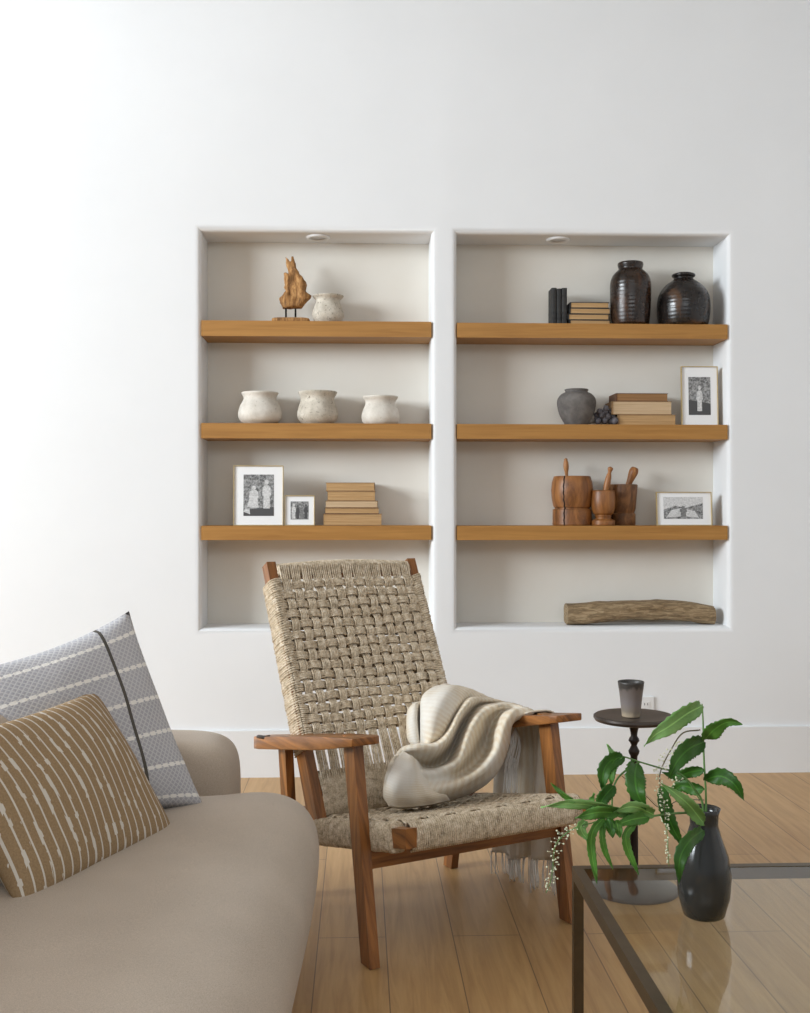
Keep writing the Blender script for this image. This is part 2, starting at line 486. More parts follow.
M['leaf_light'] = leafm('leaf_light_green', srgb(112, 162, 84), srgb(150, 194, 118))
M['leaf_dark'] = leafm('leaf_dark_green', srgb(44, 90, 22), srgb(66, 118, 36))
M['stem'] = plain('green_stem', srgb(96, 134, 72), .5, var=.15)
M['stem_brown'] = plain('brown_stem', srgb(92, 84, 58), .6, var=.15)
M['flower'] = plain('tiny_cream_flowers', srgb(212, 214, 184), .7, var=.06)
M['vase'] = plain('dark_glass_vase', srgb(44, 44, 42), .15, 0, var=.1)
M['cover_black'] = plain('black_book_cloth', srgb(44, 43, 42), .7, var=.25, scale=60, bump=.2)
M['cover_tan'] = plain('tan_book_cover', srgb(150, 118, 82), .75, var=.12, scale=30)
M['cover_brown'] = plain('brown_book_cover', srgb(98, 66, 44), .7, var=.15, scale=30)
def pages(name, a, b):
    m = NT(name); n1 = m.noise(m.coord(scale=(6, 6, 700)), 1.0, 3)
    m.col(m.ramp(n1, [(.3, a), (.7, b)])); m.set(rough=.85); m.bump(n1, .4, .001)
    return m.m
M['pages'] = pages('aged_pages', srgb(160, 122, 78), srgb(206, 170, 122))
M['pages_pale'] = pages('pale_pages', srgb(182, 152, 116), srgb(214, 188, 154))
M['pages_dark'] = pages('browned_pages', srgb(124, 88, 54), srgb(164, 124, 82))
M['grape'] = plain('dusty_grape', srgb(88, 84, 88), .55, var=.3, scale=30)
M['grape_l'] = plain('pale_grape', srgb(142, 136, 128), .55, var=.2, scale=30)
M['white_metal'] = plain('white_metal', (.8, .8, .8), .4)
M['lens'] = plain('lamp_lens', (.55, .55, .56), .3, .2)
M['plate'] = plain('white_plastic', (.78, .78, .775), .35)
M['slot'] = plain('slot_dark', (.05, .05, .05), .5)

# ------------------------------------------------------------------ room
WT = on_y(300, 0, 0).z
x_l0, x_l1 = on_y(201, 400, 0).x, on_y(431.6, 400, 0).x
x_r0, x_r1 = on_y(457, 400, 0).x, on_y(728, 400, 0).x
NZ0, NZ1 = on_y(330, 628, 0).z, on_y(330, 232, 0).z
ND, NR = .215, .030
XA, XB, ZTOP = -4.5, 4.5, 3.75
bm = bmesh.new()
xs = [XA, x_l0-NR, x_l1+NR, x_r0-NR, x_r1+NR, XB]; zs = [0, NZ0-NR, NZ1+NR, ZTOP]
for i in range(5):
    for j in range(3):
        if j == 1 and i in (1, 3): continue
        bm.faces.new([bm.verts.new((x, 0, z)) for x, z in ((xs[i], zs[j]), (xs[i+1], zs[j]), (xs[i+1], zs[j+1]), (xs[i], zs[j+1]))])
for x0, x1 in ((x_l0, x_l1), (x_r0, x_r1)):
    prof = [(NR*(1-math.sin(a)), NR*(1-math.cos(a))) for a in (PI/2*k/6 for k in range(7))]
    prof = [(NR-NR*math.sin(PI/2*k/6), NR-NR*math.cos(PI/2*k/6)) for k in range(7)]+[(0, ND)]
    rings = []
    for o, y in prof:
        rings.append([bm.verts.new(p) for p in ((x0-o, y, NZ0-o), (x1+o, y, NZ0-o), (x1+o, y, NZ1+o), (x0-o, y, NZ1+o))])
    for a, b in zip(rings, rings[1:]):
        for k in range(4): bm.faces.new((a[k], a[(k+1) % 4], b[(k+1) % 4], b[k]))
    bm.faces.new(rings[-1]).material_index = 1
bmesh.ops.remove_doubles(bm, verts=bm.verts, dist=1e-5)
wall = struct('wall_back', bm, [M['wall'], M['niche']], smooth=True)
autosmooth(wall, 40)
bm = bmesh.new(); bm.faces.new([bm.verts.new(p) for p in ((XA, -8.5, 0), (XB, -8.5, 0), (XB, .02, 0), (XA, .02, 0))]); struct('floor', bm, M['floor'])
bm = bmesh.new(); bm.faces.new([bm.verts.new(p) for p in ((XA, -8.5, ZTOP), (XB, -8.5, ZTOP), (XB, .02, ZTOP), (XA, .02, ZTOP))]); struct('ceiling', bm, M['trim'])
BH = on_y(435, 729.5, -.014).z
bm = bmesh.new(); box(bm, (XA, -.014, 0), (XB, 0, BH), bev=.003); struct('baseboard_back', bm, M['trim'], True)
bm = bmesh.new(); box(bm, (XB, -8.5, 0), (XB+.1, .1, ZTOP), bev=0); struct('wall_right', bm, M['wall'])

# ------------------------------------------------------------------ shelves
shelf_y0 = .004
def zat(px, py, y=shelf_y0): return on_y(px, py, y).z
SH = {}
for side, (x0, x1, refx) in {'left': (x_l0, x_l1, 316), 'right': (x_r0, x_r1, 560)}.items():
    for lvl, (yt, yb) in enumerate(((321, 336.5), (423.3, 438.5), (525.7, 540))):
        if side == 'right': yt, yb = ((323.3, 338), (424.3, 439), (525.8, 540))[lvl]
        zt, zb = zat(refx, yt), zat(refx, yb)
        bm = bmesh.new(); box(bm, (x0+.0005, shelf_y0, zb), (x1-.0005, ND-.001, zt), bev=.002, seg=2)
        nm = ('top', 'middle', 'bottom')[lvl]
        o = obj('floating_shelf', bm, M['oak'], origin=((x0+x1)/2, ND/2, zb))
        tag(o, 'thick oak floating shelf, %s one of the three in the %s wall niche' % (nm, side), 'shelf', 'oak shelves in the wall niches')
        SH[side[0]+str(lvl+1)] = zt
# downlights
for px, py, x0, lab in ((318, 237, 0, 'left'), (558, 240, 0, 'right')):
    p = on_y(px, py, .09); p = V((p.x, .09, NZ1))
    t = empty('recessed_downlight', p, 'small round white recessed downlight in the ceiling of the %s niche' % lab, 'ceiling light', 'niche downlights')
    bm = bmesh.new(); lathe(bm, [(.036, -.004), (.040, -.011), (.052, -.009), (.054, -.004), (.054, .002)], p, 40); obj('trim_ring', bm, M['white_metal'], t)
    bm = bmesh.new(); lathe(bm, [(0, -.005), (.02, -.005), (.037, -.003)], p, 32); obj('lens', bm, M['lens'], t)

# ------------------------------------------------------------------ shelf objects
PXM = F_PX/(CAMD+.09)
def px2m(n, y=.09): return n/(F_PX/(CAMD+y))
def pot(name, cx, prof_px, key, y, mat, label, cat, group=None, wob=.02, parent=None, th=.006, n=44):
    """prof_px [(radius px, height px)]"""
    z = SH[key] if key in SH else key
    c = on_y(cx, 400, y); c = V((c.x, y, z+.0005))
    k = px2m(1, y)
    outer = catmull([V((r*k, 0, h*k)) for r, h in prof_px], n)
    prof = [(0, 0.0)]+[(p.x, p.z) for p in outer]
    top = outer[-1].z
    inner = [(max(p.x-th, .004), p.z) for p in outer[::-1] if p.z > th*1.5 and p.x > th*1.2]
    prof += [(outer[-1].x-th*.5, top+th*.25)]+inner[1:]+[(0, th*1.6)]
    bm = bmesh.new(); lathe(bm, prof, c, 56, wob=wob)
    o = obj(name, bm, mat, origin=c)
    return tag(o, label, cat, group)
G = 'weathered clay pots in the left niche'
pot('clay_pot', 328, [(11.5, 0), (14.5, 4), (15.8, 9), (14.5, 15), (12.3, 21), (12.2, 24), (14.5, 26.5), (15.5, 28)], 'l1', .09, M['pot_rough'], 'weathered cream clay pot with dark cracks beside the driftwood sculpture on the top shelf', 'pot', G, .035)
pot('clay_pot', 260, [(14.5, 0), (20, 4), (22, 10), (20, 18), (16.6, 24), (16.4, 27), (18, 30), (18.5, 31.5)], 'l2', .09, M['pot'], 'wide smooth off-white clay pot, leftmost on the middle left shelf', 'pot', G, .02)
pot('clay_pot', 317.5, [(14, 0), (18.5, 4), (20.5, 9.5), (19, 17), (17, 23), (17, 27), (18.8, 30.5), (19.5, 32.5)], 'l2', .09, M['pot_rough'], 'tall-shouldered off-white clay pot with brown stains, between two pots on the middle left shelf', 'pot', G, .025)
pot('clay_pot', 380.5, [(15.5, 0), (18, 3), (19, 8), (17.3, 15), (15.2, 20), (15.2, 23.5), (17.3, 26.5), (17.8, 28)], 'l2', .09, M['pot'], 'smallest and lowest off-white clay pot, rightmost on the middle left shelf', 'pot', G, .02)

# driftwood sculpture
c = on_y(291, 400, .09); c = V((c.x, .09, SH['l1']+.0005)); k = px2m(1)
t = empty('driftwood_sculpture', c, 'carved driftwood piece on two black pins over a wooden base, top left shelf', 'sculpture')
bm = bmesh.new()
superbox(bm, c+V((0, 0, .013)), (19*k, .042, .013), 6, 4, 48, 10)
obj('wooden_base', bm, M['driftwood'], t)
for xo in (-5, 4.5):
    bm = bmesh.new(); tube(bm, [c+V((xo*k, 0, .02)), c+V((xo*k, 0, 18*k))], .0042, 10); obj('pin', bm, M['iron'], t)
out = [(180, 490), (165, 450), (155, 410), (190, 375), (212, 345), (195, 325), (202, 300), (192, 215), (214, 215), (224, 245), (236, 225), (216, 170), (203, 98), (236, 128), (250, 145), (250, 100), (272, 100), (285, 140), (292, 178), (320, 230), (347, 240), (380, 300), (372, 350), (420, 385), (395, 420), (340, 480), (300, 492)]
bm = bmesh.new()
ctr = (280, 360)
layers = []
for d, s in ((-1, .55), (-.85, .8), (-.45, .95), (0, 1), (.45, .95), (.85, .8), (1, .55)):
    ring = []
    for (x, y) in out:
        y = y-max(0, (300-y))*.16
        lx = 275+(x-275)*s; ly = ctr[1]+(y-ctr[1])*(s*.25+.75)
        wq = .034*min(1, .35+max(0, (y-90))/330)
        ring.append(bm.verts.new((c.x+((260+lx/8.1)-291)*k, .09+d*wq, c.z+(320.8-(245+ly/8.1))*k)))
    layers.append(ring)
nn = len(out)
for a, b in zip(layers, layers[1:]):
    for i in range(nn): bm.faces.new((a[i], a[(i+1) % nn], b[(i+1) % nn], b[i]))
bm.faces.new(layers[0][::-1]); bm.faces.new(layers[-1])
bmesh.ops.triangulate(bm, faces=[f for f in bm.faces if len(f.verts) > 4])
o = obj('driftwood_carving', bm, M['driftwood'], t)
rm = o.modifiers.new('r', 'REMESH'); rm.mode = 'VOXEL'; rm.voxel_size = .0035; rm.use_smooth_shade = True
sm = o.modifiers.new('s', 'SMOOTH'); sm.iterations = 1
tx = bpy.data.textures.new('dw', 'CLOUDS'); tx.noise_scale = .028; tx.noise_depth = 3
dm = o.modifiers.new('d', 'DISPLACE'); dm.texture = tx; dm.strength = .013; dm.mid_level = .5; dm.texture_coords = 'LOCAL'

# framed photographs
def person_poly(bm, T, x, y0, h, wd, mi, seed=0):
    """flat standing figure printed in the photo: head, body"""
    n = 14
    hd = [T(x+math.cos(a)*wd*.22, y0+h*.88+math.sin(a)*h*.09) for a in (2*PI*i/n for i in range(n))]
    f = bm.faces.new([bm.verts.new(p) for p in hd]); f.material_index = mi
    body = [(-.18, .78), (-.42, .70), (-.5, .45), (-.34, .42), (-.36, .0), (.36, 0), (.34, .42), (.5, .45), (.42, .70), (.18, .78)]
    f = bm.faces.new([bm.verts.new(T(x+a*wd, y0+b*h)) for a, b in body]); f.material_index = mi
def photo(px0, px1, ptop, key, y, lean, mat_in, figs, label, roll=0, yawd=0, bd=.004, frame_m='gold', photo_rect=None):
    z = SH[key]
    k = px2m(1, y)
    wd = (px1-px0)*k; ht = (on_y((px0+px1)/2, ptop, y).z-z)/math.cos(lean)
    cxx = on_y((px0+px1)/2, 400, y).x
    base = V((cxx, y, z+.0005))
    Rm = Matrix.Rotation(yawd, 3, 'Z') @ Matrix.Rotation(-lean, 3, 'X')
    def P(x, zz, d): return base+Rm@V((x, d, zz))
    t = empty('framed_photograph', base, label, 'picture frame', 'framed photographs on the shelves')
    bm = bmesh.new()
    X, Z_, Y = Rm@V((1, 0, 0)), Rm@V((0, 0, 1)), Rm@V((0, 1, 0))
    f = .0032
    for a, b, wv in ((P(-wd/2, f/2, .006), P(wd/2, f/2, .006), Z_*f/2), (P(-wd/2, ht-f/2, .006), P(wd/2, ht-f/2, .006), Z_*f/2)):
        board(bm, a, b, wv, Y*.008, bev=.0006, seg=1)
    for xx in (-wd/2+f/2, wd/2-f/2): board(bm, P(xx, f, .006), P(xx, ht-f, .006), X*f/2, Y*.008, bev=.0006, seg=1)
    obj('frame', bm, M[frame_m], t)
    bm = bmesh.new(); board(bm, P(-wd/2+f, ht/2, .008), P(wd/2-f, ht/2, .008), Z_*(ht/2-f), Y*.003, bev=0); obj('mat_board', bm, M['mat'], t)
    a0, b0, a1, b1 = photo_rect
    bm = bmesh.new()
    def T(u, v_, d=.0036): return P(-wd/2+wd*(a0+(a1-a0)*u), ht*(b0+(b1-b0)*v_), d)
    bm.faces.new([bm.verts.new(T(*q, .0042)) for q in ((0, 0), (1, 0), (1, 1), (0, 1))])
    for i, (kind, *ar) in enumerate(figs):
        dd = .0040-.0002*i
        if kind == 'p': person_poly(bm, lambda u, v_: T(u, v_, dd), *ar)
        else:
            q, mi = ar; fc = bm.faces.new([bm.verts.new(T(u, v_, dd)) for u, v_ in q]); fc.material_index = mi
    obj('photo_print', bm, [M['print'], M['print_l'], M['print_m'], M['ink_d']], t, smooth=False)
    bm = bmesh.new()
    board(bm, P(0, ht*.72, .014), V((base.x, min(y+.085, ND-.02), z+.002)), X*.012, Y*.001, bev=0)
    obj('easel_strut', bm, M['iron'], t)
photo(233.5, 283, 465.5, 'l3', .045, .05, None,
      [('q', [(0, 0), (1, 0), (1, .22), (0, .15)], 3), ('p', .34, .2, .55, .32, 1), ('q', [(.12, .22), (.5, .2), (.44, .55), (.24, .55)], 1), ('p', .76, .18, .72, .3, 1), ('q', [(.0, .1), (.22, .04), (.2, .16), (.05, .18)], 1)],
      'large brass-framed black and white photograph with two figures, on bottom left shelf', photo_rect=(.2, .16, .81, .85))
photo(284.5, 314.5, 495.5, 'l3', .05, .06, None,
      [('p', .18, .04, .86, .24, 1), ('p', .4, .04, .8, .22, 3), ('p', .62, .04, .84, .22, 2), ('p', .85, .04, .84, .22, 3)],
      'small square framed black and white group photograph beside the large frame', photo_rect=(.2, .2, .8, .8))
photo(656.5, 713, 492, 'r3', .05, .09, None,
      [('q', [(0, .42), (.3, .6), (.55, .5), (1, .72), (1, 1), (0, 1)], 1), ('q', [(.05, .05), (.5, .12), (.9, .05), (.8, .35), (.45, .5), (.2, .4)], 1), ('p', .5, .1, .5, .2, 2)],
      'framed landscape black and white photograph right of the mortars on bottom right shelf', photo_rect=(.13, .2, .84, .85))
photo(681.5, 719, 366, 'r2', .06, .05, None, [('q', [(0, 0), (1, 0), (1, .3), (0, .4)], 3), ('p', .5, .1, .7, .3, 1)],
      'tall brass-framed photograph at the right end of the middle right shelf', photo_rect=(.2, .18, .8, .82))

# books
def book_flat(px0, px1, ptop, pbot, zb, y, cover, page, label, group, spine_left=False, ang=0, dep=.13, ov=.003, spine=None):
    k = px2m(1, y)
    th = (pbot-ptop)*k; wd = (px1-px0)*k
    cx = on_y((px0+px1)/2, 400, y).x
    base = V((cx, y+dep/2-.01, zb))
    t = empty('book', base, label, 'book', group)
    Rz = Matrix.Rotation(ang, 3, 'Z'); X, Y, Z_ = Rz@V((1, 0, 0)), Rz@V((0, 1, 0)), V((0, 0, 1))
    ct = min(.0028, th*.13)
    bm = bmesh.new()
    sx = .004 if spine_left else .003
    board(bm, base+Z_*(ct/2)-X*wd/2, base+Z_*(ct/2)+X*wd/2, Y*dep/2, Z_*ct/2, bev=.0006, seg=1)
    board(bm, base+Z_*(th-ct/2)-X*wd/2, base+Z_*(th-ct/2)+X*wd/2, Y*dep/2, Z_*ct/2, bev=.0006, seg=1)
    if spine_left: board(bm, base-X*(wd/2-.002)-Y*dep/2+Z_*th/2, base-X*(wd/2-.002)+Y*dep/2+Z_*th/2, X*.003, Z_*(th/2-.0004), bev=.002)
    else: board(bm, base+Y*(dep/2-.002)-X*wd/2+Z_*th/2, base+Y*(dep/2-.002)+X*wd/2+Z_*th/2, Y*.002, Z_*(th/2-.0004), bev=.001)
    obj('cover', bm, cover, t)
    bm = bmesh.new()
    lo = -wd/2+(.006 if spine_left else .003)
    board(bm, base+X*lo+Z_*th/2-Y*.001, base+X*(wd/2-.003)+Z_*th/2-Y*.001, Y*(dep/2-.003), Z_*(th/2-ct), bev=0)
    obj('page_block', bm, page, t)
    return zb+th
zb = SH['l3']+.0005
gl = 'old books stacked on the bottom left shelf'
for a, b, t0, t1, cv, pg, ang, dep, lab in (
        (323, 382, 513, 524.5, 'cover_tan', 'pages', 0, .15, 'thickest old tan book at the bottom of the left shelf stack'),
        (324.5, 379, 507, 513, 'cover_brown', 'pages', .02, .14, 'thin old brown book, second from bottom of the left stack'),
        (325.5, 378, 500, 507, 'cover_tan', 'pages_pale', -.01, .14, 'pale-paged old book in the middle of the left stack'),
        (327, 375.5, 490.5, 500, 'cover_tan', 'pages', .01, .13, 'thick tan old book, second from top of the left stack'),
        (326, 375, 482, 490.5, 'cover_tan', 'pages', -.015, .13, 'tan old book on top of the left shelf stack')):
    zb = book_flat(a, b, t0, t1, zb, .08, M[cv], M[pg], lab, gl, ang=ang, dep=dep)+.0002
zb = SH['r1']+.0005
gr = 'black-covered books stacked on the top right shelf'
for i, lab in enumerate(('bottom', 'second from bottom', 'second from top', 'topmost')):
    a, b = ((568.5, 610), (567.5, 609), (568.5, 610), (569.5, 609))[i]
    zb = book_flat(a, b, 0, 5.9, zb, .08, M['cover_black'], M['pages'], 'black book with tan pages, %s of the flat top-shelf stack' % lab, gr, spine_left=True, dep=.12, ang=(.01, -.015, .02, -.01)[i])+.0002
zb = SH['r2']+.0005
gm = 'brown old books stacked on the middle right shelf'
for a, b, th, cv, pg, lab in ((617, 676, 11, 'cover_tan', 'pages', 'widest tan old book at the bottom of the middle right shelf stack'),
                              (611, 672, 13.4, 'cover_tan', 'pages_pale', 'thick tan old book in the middle of the stack beside the grapes'),
                              (615, 668, 8, 'cover_brown', 'pages_dark', 'dark brown old book on top of the stack beside the grapes')):
    zb = book_flat(a, b, 0, th, zb, .08, M[cv], M[pg], lab, gm, spine_left=True, dep=.14)+.0002
for (a, b, h_, lab) in ((551.5, 556.6, 38, 'left'), (556.9, 561.6, 37.3, 'middle'), (561.9, 567, 38, 'right')):
    y = .075; k = px2m(1, y); z = SH['r1']+.0005
    x0, x1 = on_y(a, 400, y).x, on_y(b, 400, y).x
    base = V(((x0+x1)/2, y+.04, z))
    t = empty('book', base, 'black upright book, %s one of the three standing on the top right shelf' % lab, 'book', 'black upright books on the top right shelf')
    bm = bmesh.new(); hh = h_*k; dp = .085
    # rounded spine toward the room plus two boards
    box(bm, (x0, y, z), (x0+.0022, y+dp, z+hh), bev=.0006, seg=1); box(bm, (x1-.0022, y, z), (x1, y+dp, z+hh), bev=.0006, seg=1)
    cx = (x0+x1)/2; hw = (x1-x0)/2
    g = [[V((cx-hw*math.cos(PI*i/8), y-.006*math.sin(PI*i/8)+.001, z+hh*j)) for i in range(9)] for j in (0, 1)]
    sheet(bm, g); sheet(bm, [[p+V((0, .002, 0)) for p in r] for r in g])
    for zz in (.2, .35, .8): board(bm, (x0+.001, y-.0045, z+hh*zz), (x1-.001, y-.0045, z+hh*zz), (0, .0025, 0), (0, 0, .0015), bev=.001, seg=1)
    obj('cover', bm, M['cover_black'], t)
    bm = bmesh.new(); box(bm, (x0+.0023, y+.002, z+.003), (x1-.0023, y+dp-.004, z+hh-.004), bev=0); obj('page_block', bm, M['pages_dark'], t)

# dark jars
pot('stoneware_jar', 630.5, [(15, 0), (18, 1.5), (19, 6), (20, 18), (20.6, 35), (20.2, 45), (17.5, 52), (13, 56.5), (11.8, 58), (12.4, 60), (12.9, 62.8), (12.4, 64.3)], 'r1', .09, M['brown_glaze'], 'tall glossy dark brown stoneware jar beside the flat black books', 'jar', None, .008, n=60)
pot('stoneware_jug', 683.5, [(20, 0), (24, 2), (26, 12), (26.3, 24), (24, 34), (18, 42), (12, 46.5), (9.5, 48.5), (9.5, 49.7), (11.5, 51), (11.5, 53), (9, 54)], 'r1', .09, M['black_glaze'], 'rounded black-brown glazed jug with small neck, rightmost on the top right shelf', 'jug', None, .008, n=60)
pot('grey_vase', 576.5, [(11, 0), (13.5, 4), (17.5, 12), (19.6, 21), (19, 27), (15.5, 31.5), (11.8, 33.4), (11.2, 34.5), (12, 35.6), (12, 36.3)], 'r2', .09, M['greyvase'], 'round matt grey stoneware vase beside the grapes on the middle right shelf', 'vase', None, .015)

# grapes
base = on_y(602, 400, .075); base = V((base.x, .075, SH['r2']))
t = empty('grape_bunch', base, 'small bunch of dusty grey-purple grapes between the grey vase and books', 'grapes')
gk = px2m(1, .075)
spots = [(589.5, 421, 3), (593, 420.5, 3), (598, 421, 3.4), (604.5, 420.5, 3.6), (610.5, 421, 3.4), (615, 420.8, 3.6), (591.5, 417, 2.8), (596.5, 415.5, 3.2), (601.5, 415.3, 3.3), (607.5, 416.5, 3.4), (612.5, 416.3, 3.2), (599.5, 411.5, 3), (605, 411.5, 3.3), (610, 411.8, 3), (606, 408.3, 2.9), (603, 418, 3.2), (595, 418.5, 3)]
for i, (x, y_, r) in enumerate(spots):
    yy = .075+(.018 if i % 3 == 1 else -.004 if i % 3 == 2 else .006)
    p = on_y(x, y_, yy); p = V((p.x, yy, max(p.z, SH['r2']+r*gk*.98)))
    bm = bmesh.new(); bmesh.ops.create_uvsphere(bm, u_segments=16, v_segments=10, radius=r*gk, matrix=Matrix.Translation(p)@Matrix.Diagonal((1, 1, 1.08, 1)))
    obj('grape', bm, M['grape_l'] if i in (0, 1, 6) else M['grape'], t)
bm = bmesh.new(); q = on_y(612, 410, .08); tube(bm, catmull([q+V((0, .005, -.02)), q+V((.005, 0, 0)), q+V((.012, -.004, .006))], 8), .0016, 6); obj('stalk', bm, M['stem_brown'], t)

# mortars and pestles
def mortar(cx, prof, mat, label, key='r3', y=.09, crack=False, hollow=.75, rings=()):
    z = SH[key]+.0005; c = on_y(cx, 400, y); c = V((c.x, y, z)); k = px2m(1, y)
    t = empty('wooden_mortar', c, label, 'mortar', 'wooden mortars on the bottom right shelf')
    P = [(r*k, h*k) for r, h in prof]
    top = P[-1]
    bm = bmesh.new()
    pr = [(0, 0)]+P+[(top[0]-.008, top[1]+.001), (top[0]-.012, top[1]-.01), ((top[0]-.014)*.8, top[1]*(1-hollow*.6)), (0, top[1]*(1-hollow*.7))]
    lathe(bm, pr, c, 56, wob=.008)
    o = obj('mortar_bowl', bm, mat, t); autosmooth(o, 28)
    if crack:
        bm = bmesh.new(); a = math.radians(-124)
        pts = [c+V(((r+.0004)*math.cos(a+.02*math.sin(h*200)), (r+.0004)*math.sin(a), h)) for r, h in [(pp.x, pp.z) for pp in catmull([V((r, 0, h)) for r, h in P], 26)]]
        tube(bm, pts, .0030, 6); obj('crack', bm, M['crack'], t)
    return c, k
def pestle(base, tip, prof, label):
    base, tip = V(base), V(tip); d = tip-base; L = d.length
    bm = bmesh.new(); lathe(bm, [(0, 0)]+[(r, f*L) for r, f in prof]+[(0, L)], base, 24, smooth_n=50, axis=d)
    o = obj('wooden_pestle', bm, M['pestle'], origin=base); tag(o, label, 'pestle', 'wooden pestles in the mortars')
c, k = mortar(572, [(19, 0), (19.6, 1), (19.4, 16), (17.2, 16.8), (17.2, 17.8), (18.6, 18.6), (20.3, 27), (21, 35), (20.2, 43), (18.6, 48.5), (18.2, 49.3)], M['mortar'], 'largest barrel-shaped wooden mortar with a vertical crack, bottom right shelf', y=.112, crack=True)
pestle(c+V((-3*k, .012, .05)), c+V((-6*k, .01, 68*k)), [(.012, .02), (.015, .2), (.011, .5), (.0075, .7), (.0125, .84), (.0105, .93), (.007, .955), (.0098, .975)], 'wooden pestle with a small knob standing in the largest cracked mortar')
c, k = mortar(603.2, [(11, 0), (11.8, 1), (11.8, 5), (8, 6.8), (7.6, 8.2), (8.4, 9.2), (8, 10.3), (10.3, 12.5), (12, 18), (12.3, 25), (11.7, 33), (11.3, 34.5), (11.6, 35.3)], M['mortar'], 'smallest footed wooden mortar standing in the middle of the three', y=.059)
pestle(c+V((-.008, .006, .06)), c+V((7.8*k, 0, 59.5*k)), [(.009, .03), (.012, .2), (.0125, .45), (.0145, .6), (.0125, .78), (.008, .87), (.0115, .93), (.0118, .97)], 'pale wooden pestle with a round knob leaning right in the smallest mortar')
c, k = mortar(622.5, [(12.5, 0), (13, 1), (12.8, 11), (11.7, 12.6), (12, 13.6), (13, 17), (14.2, 30), (15, 40.2), (14.8, 41)], M['mortar_dark'], 'rustic tapered wooden mortar at the right behind the small one', y=.139)
pestle(c+V((-.012, 0, .09)), c+V((12.5*k, -.012, 58.5*k)), [(.009, .02), (.0105, .2), (.012, .45), (.015, .65), (.0205, .82), (.021, .9), (.015, .98)], 'thick round-ended wooden pestle leaning right in the rear rustic mortar')

# driftwood log on the niche floor
cl = on_y(640, 620, .09)
pts = []
for x, yc, r in ((566, 612, 10.0), (580, 611.5, 10.6), (600, 610, 10.2), (620, 609, 9.6), (640, 608.5, 10.0), (652, 608.5, 10.4), (668, 608.5, 10.2), (690, 610, 9.6), (712, 613, 8.8)):
    p = on_y(x, yc, .10); pts.append((V((p.x, .10+.008*math.sin(x*.05), p.z)), r*px2m(1, .1)))
bm = bmesh.new(); N = 110; sg = 36
cen = catmull([p for p, r in pts], N); rad = catmull([V((r, 0, 0)) for p, r in pts], N)
rings = []
for i in range(N):
    ring = []
    for kx in range(sg):
        a = 2*PI*kx/sg; ca, sa = math.cos(a), math.sin(a)
        q = (abs(ca)**3.2+abs(sa)**3.2)**(-1/3.2)
        nz = noise.noise(V((cen[i].x*5, ca*1.4, sa*1.4)))*.16+noise.noise(V((cen[i].x*14, ca*4.5+9, sa*4.5)))*.10
        r = rad[i].x*q*(1+nz)
        z = cen[i].z+sa*r*.98
        ring.append(V((cen[i].x, cen[i].y+ca*r*1.25, z)))
    rings.append(ring)
mz = min(p.z for r in rings for p in r)
vr = [[bm.verts.new(p+V((0, 0, NZ0-mz+.0008))) for p in r] for r in rings]
for i in range(N-1):
    for kx in range(sg): bm.faces.new((vr[i][kx], vr[i][(kx+1) % sg], vr[i+1][(kx+1) % sg], vr[i+1][kx]))
bm.faces.new(vr[0][::-1]); bm.faces.new(vr[-1])
o = obj('driftwood_log', bm, M['log'], origin=(cl.x, .1, NZ0)); tag(o, 'long weathered brown driftwood beam lying on the floor of the right niche', 'driftwood'); autosmooth(o, 50)

# outlet
p = on_y(645.5, 709.5, 0)
t = empty('wall_outlet', V((p.x, -.001, p.z)), 'white wall socket plate behind the small side table', 'outlet')
bm = bmesh.new(); box(bm, (p.x-.036, -.009, p.z-.058), (p.x+.036, 0, p.z+.058), bev=.003); obj('cover_plate', bm, M['plate'], t)
for dz in (-.024, .024):
    bm = bmesh.new(); box(bm, (p.x-.017, -.011, p.z+dz-.014), (p.x+.017, -.0085, p.z+dz+.014), bev=.002)
    so = obj('socket', bm, M['plate'], t)
    bm = bmesh.new()
    for dx in (-.007, .007): box(bm, (p.x+dx-.0012, -.0118, p.z+dz-.003), (p.x+dx+.0012, -.0108, p.z+dz+.007), bev=0)
    obj('slots', bm, M['slot'], so)

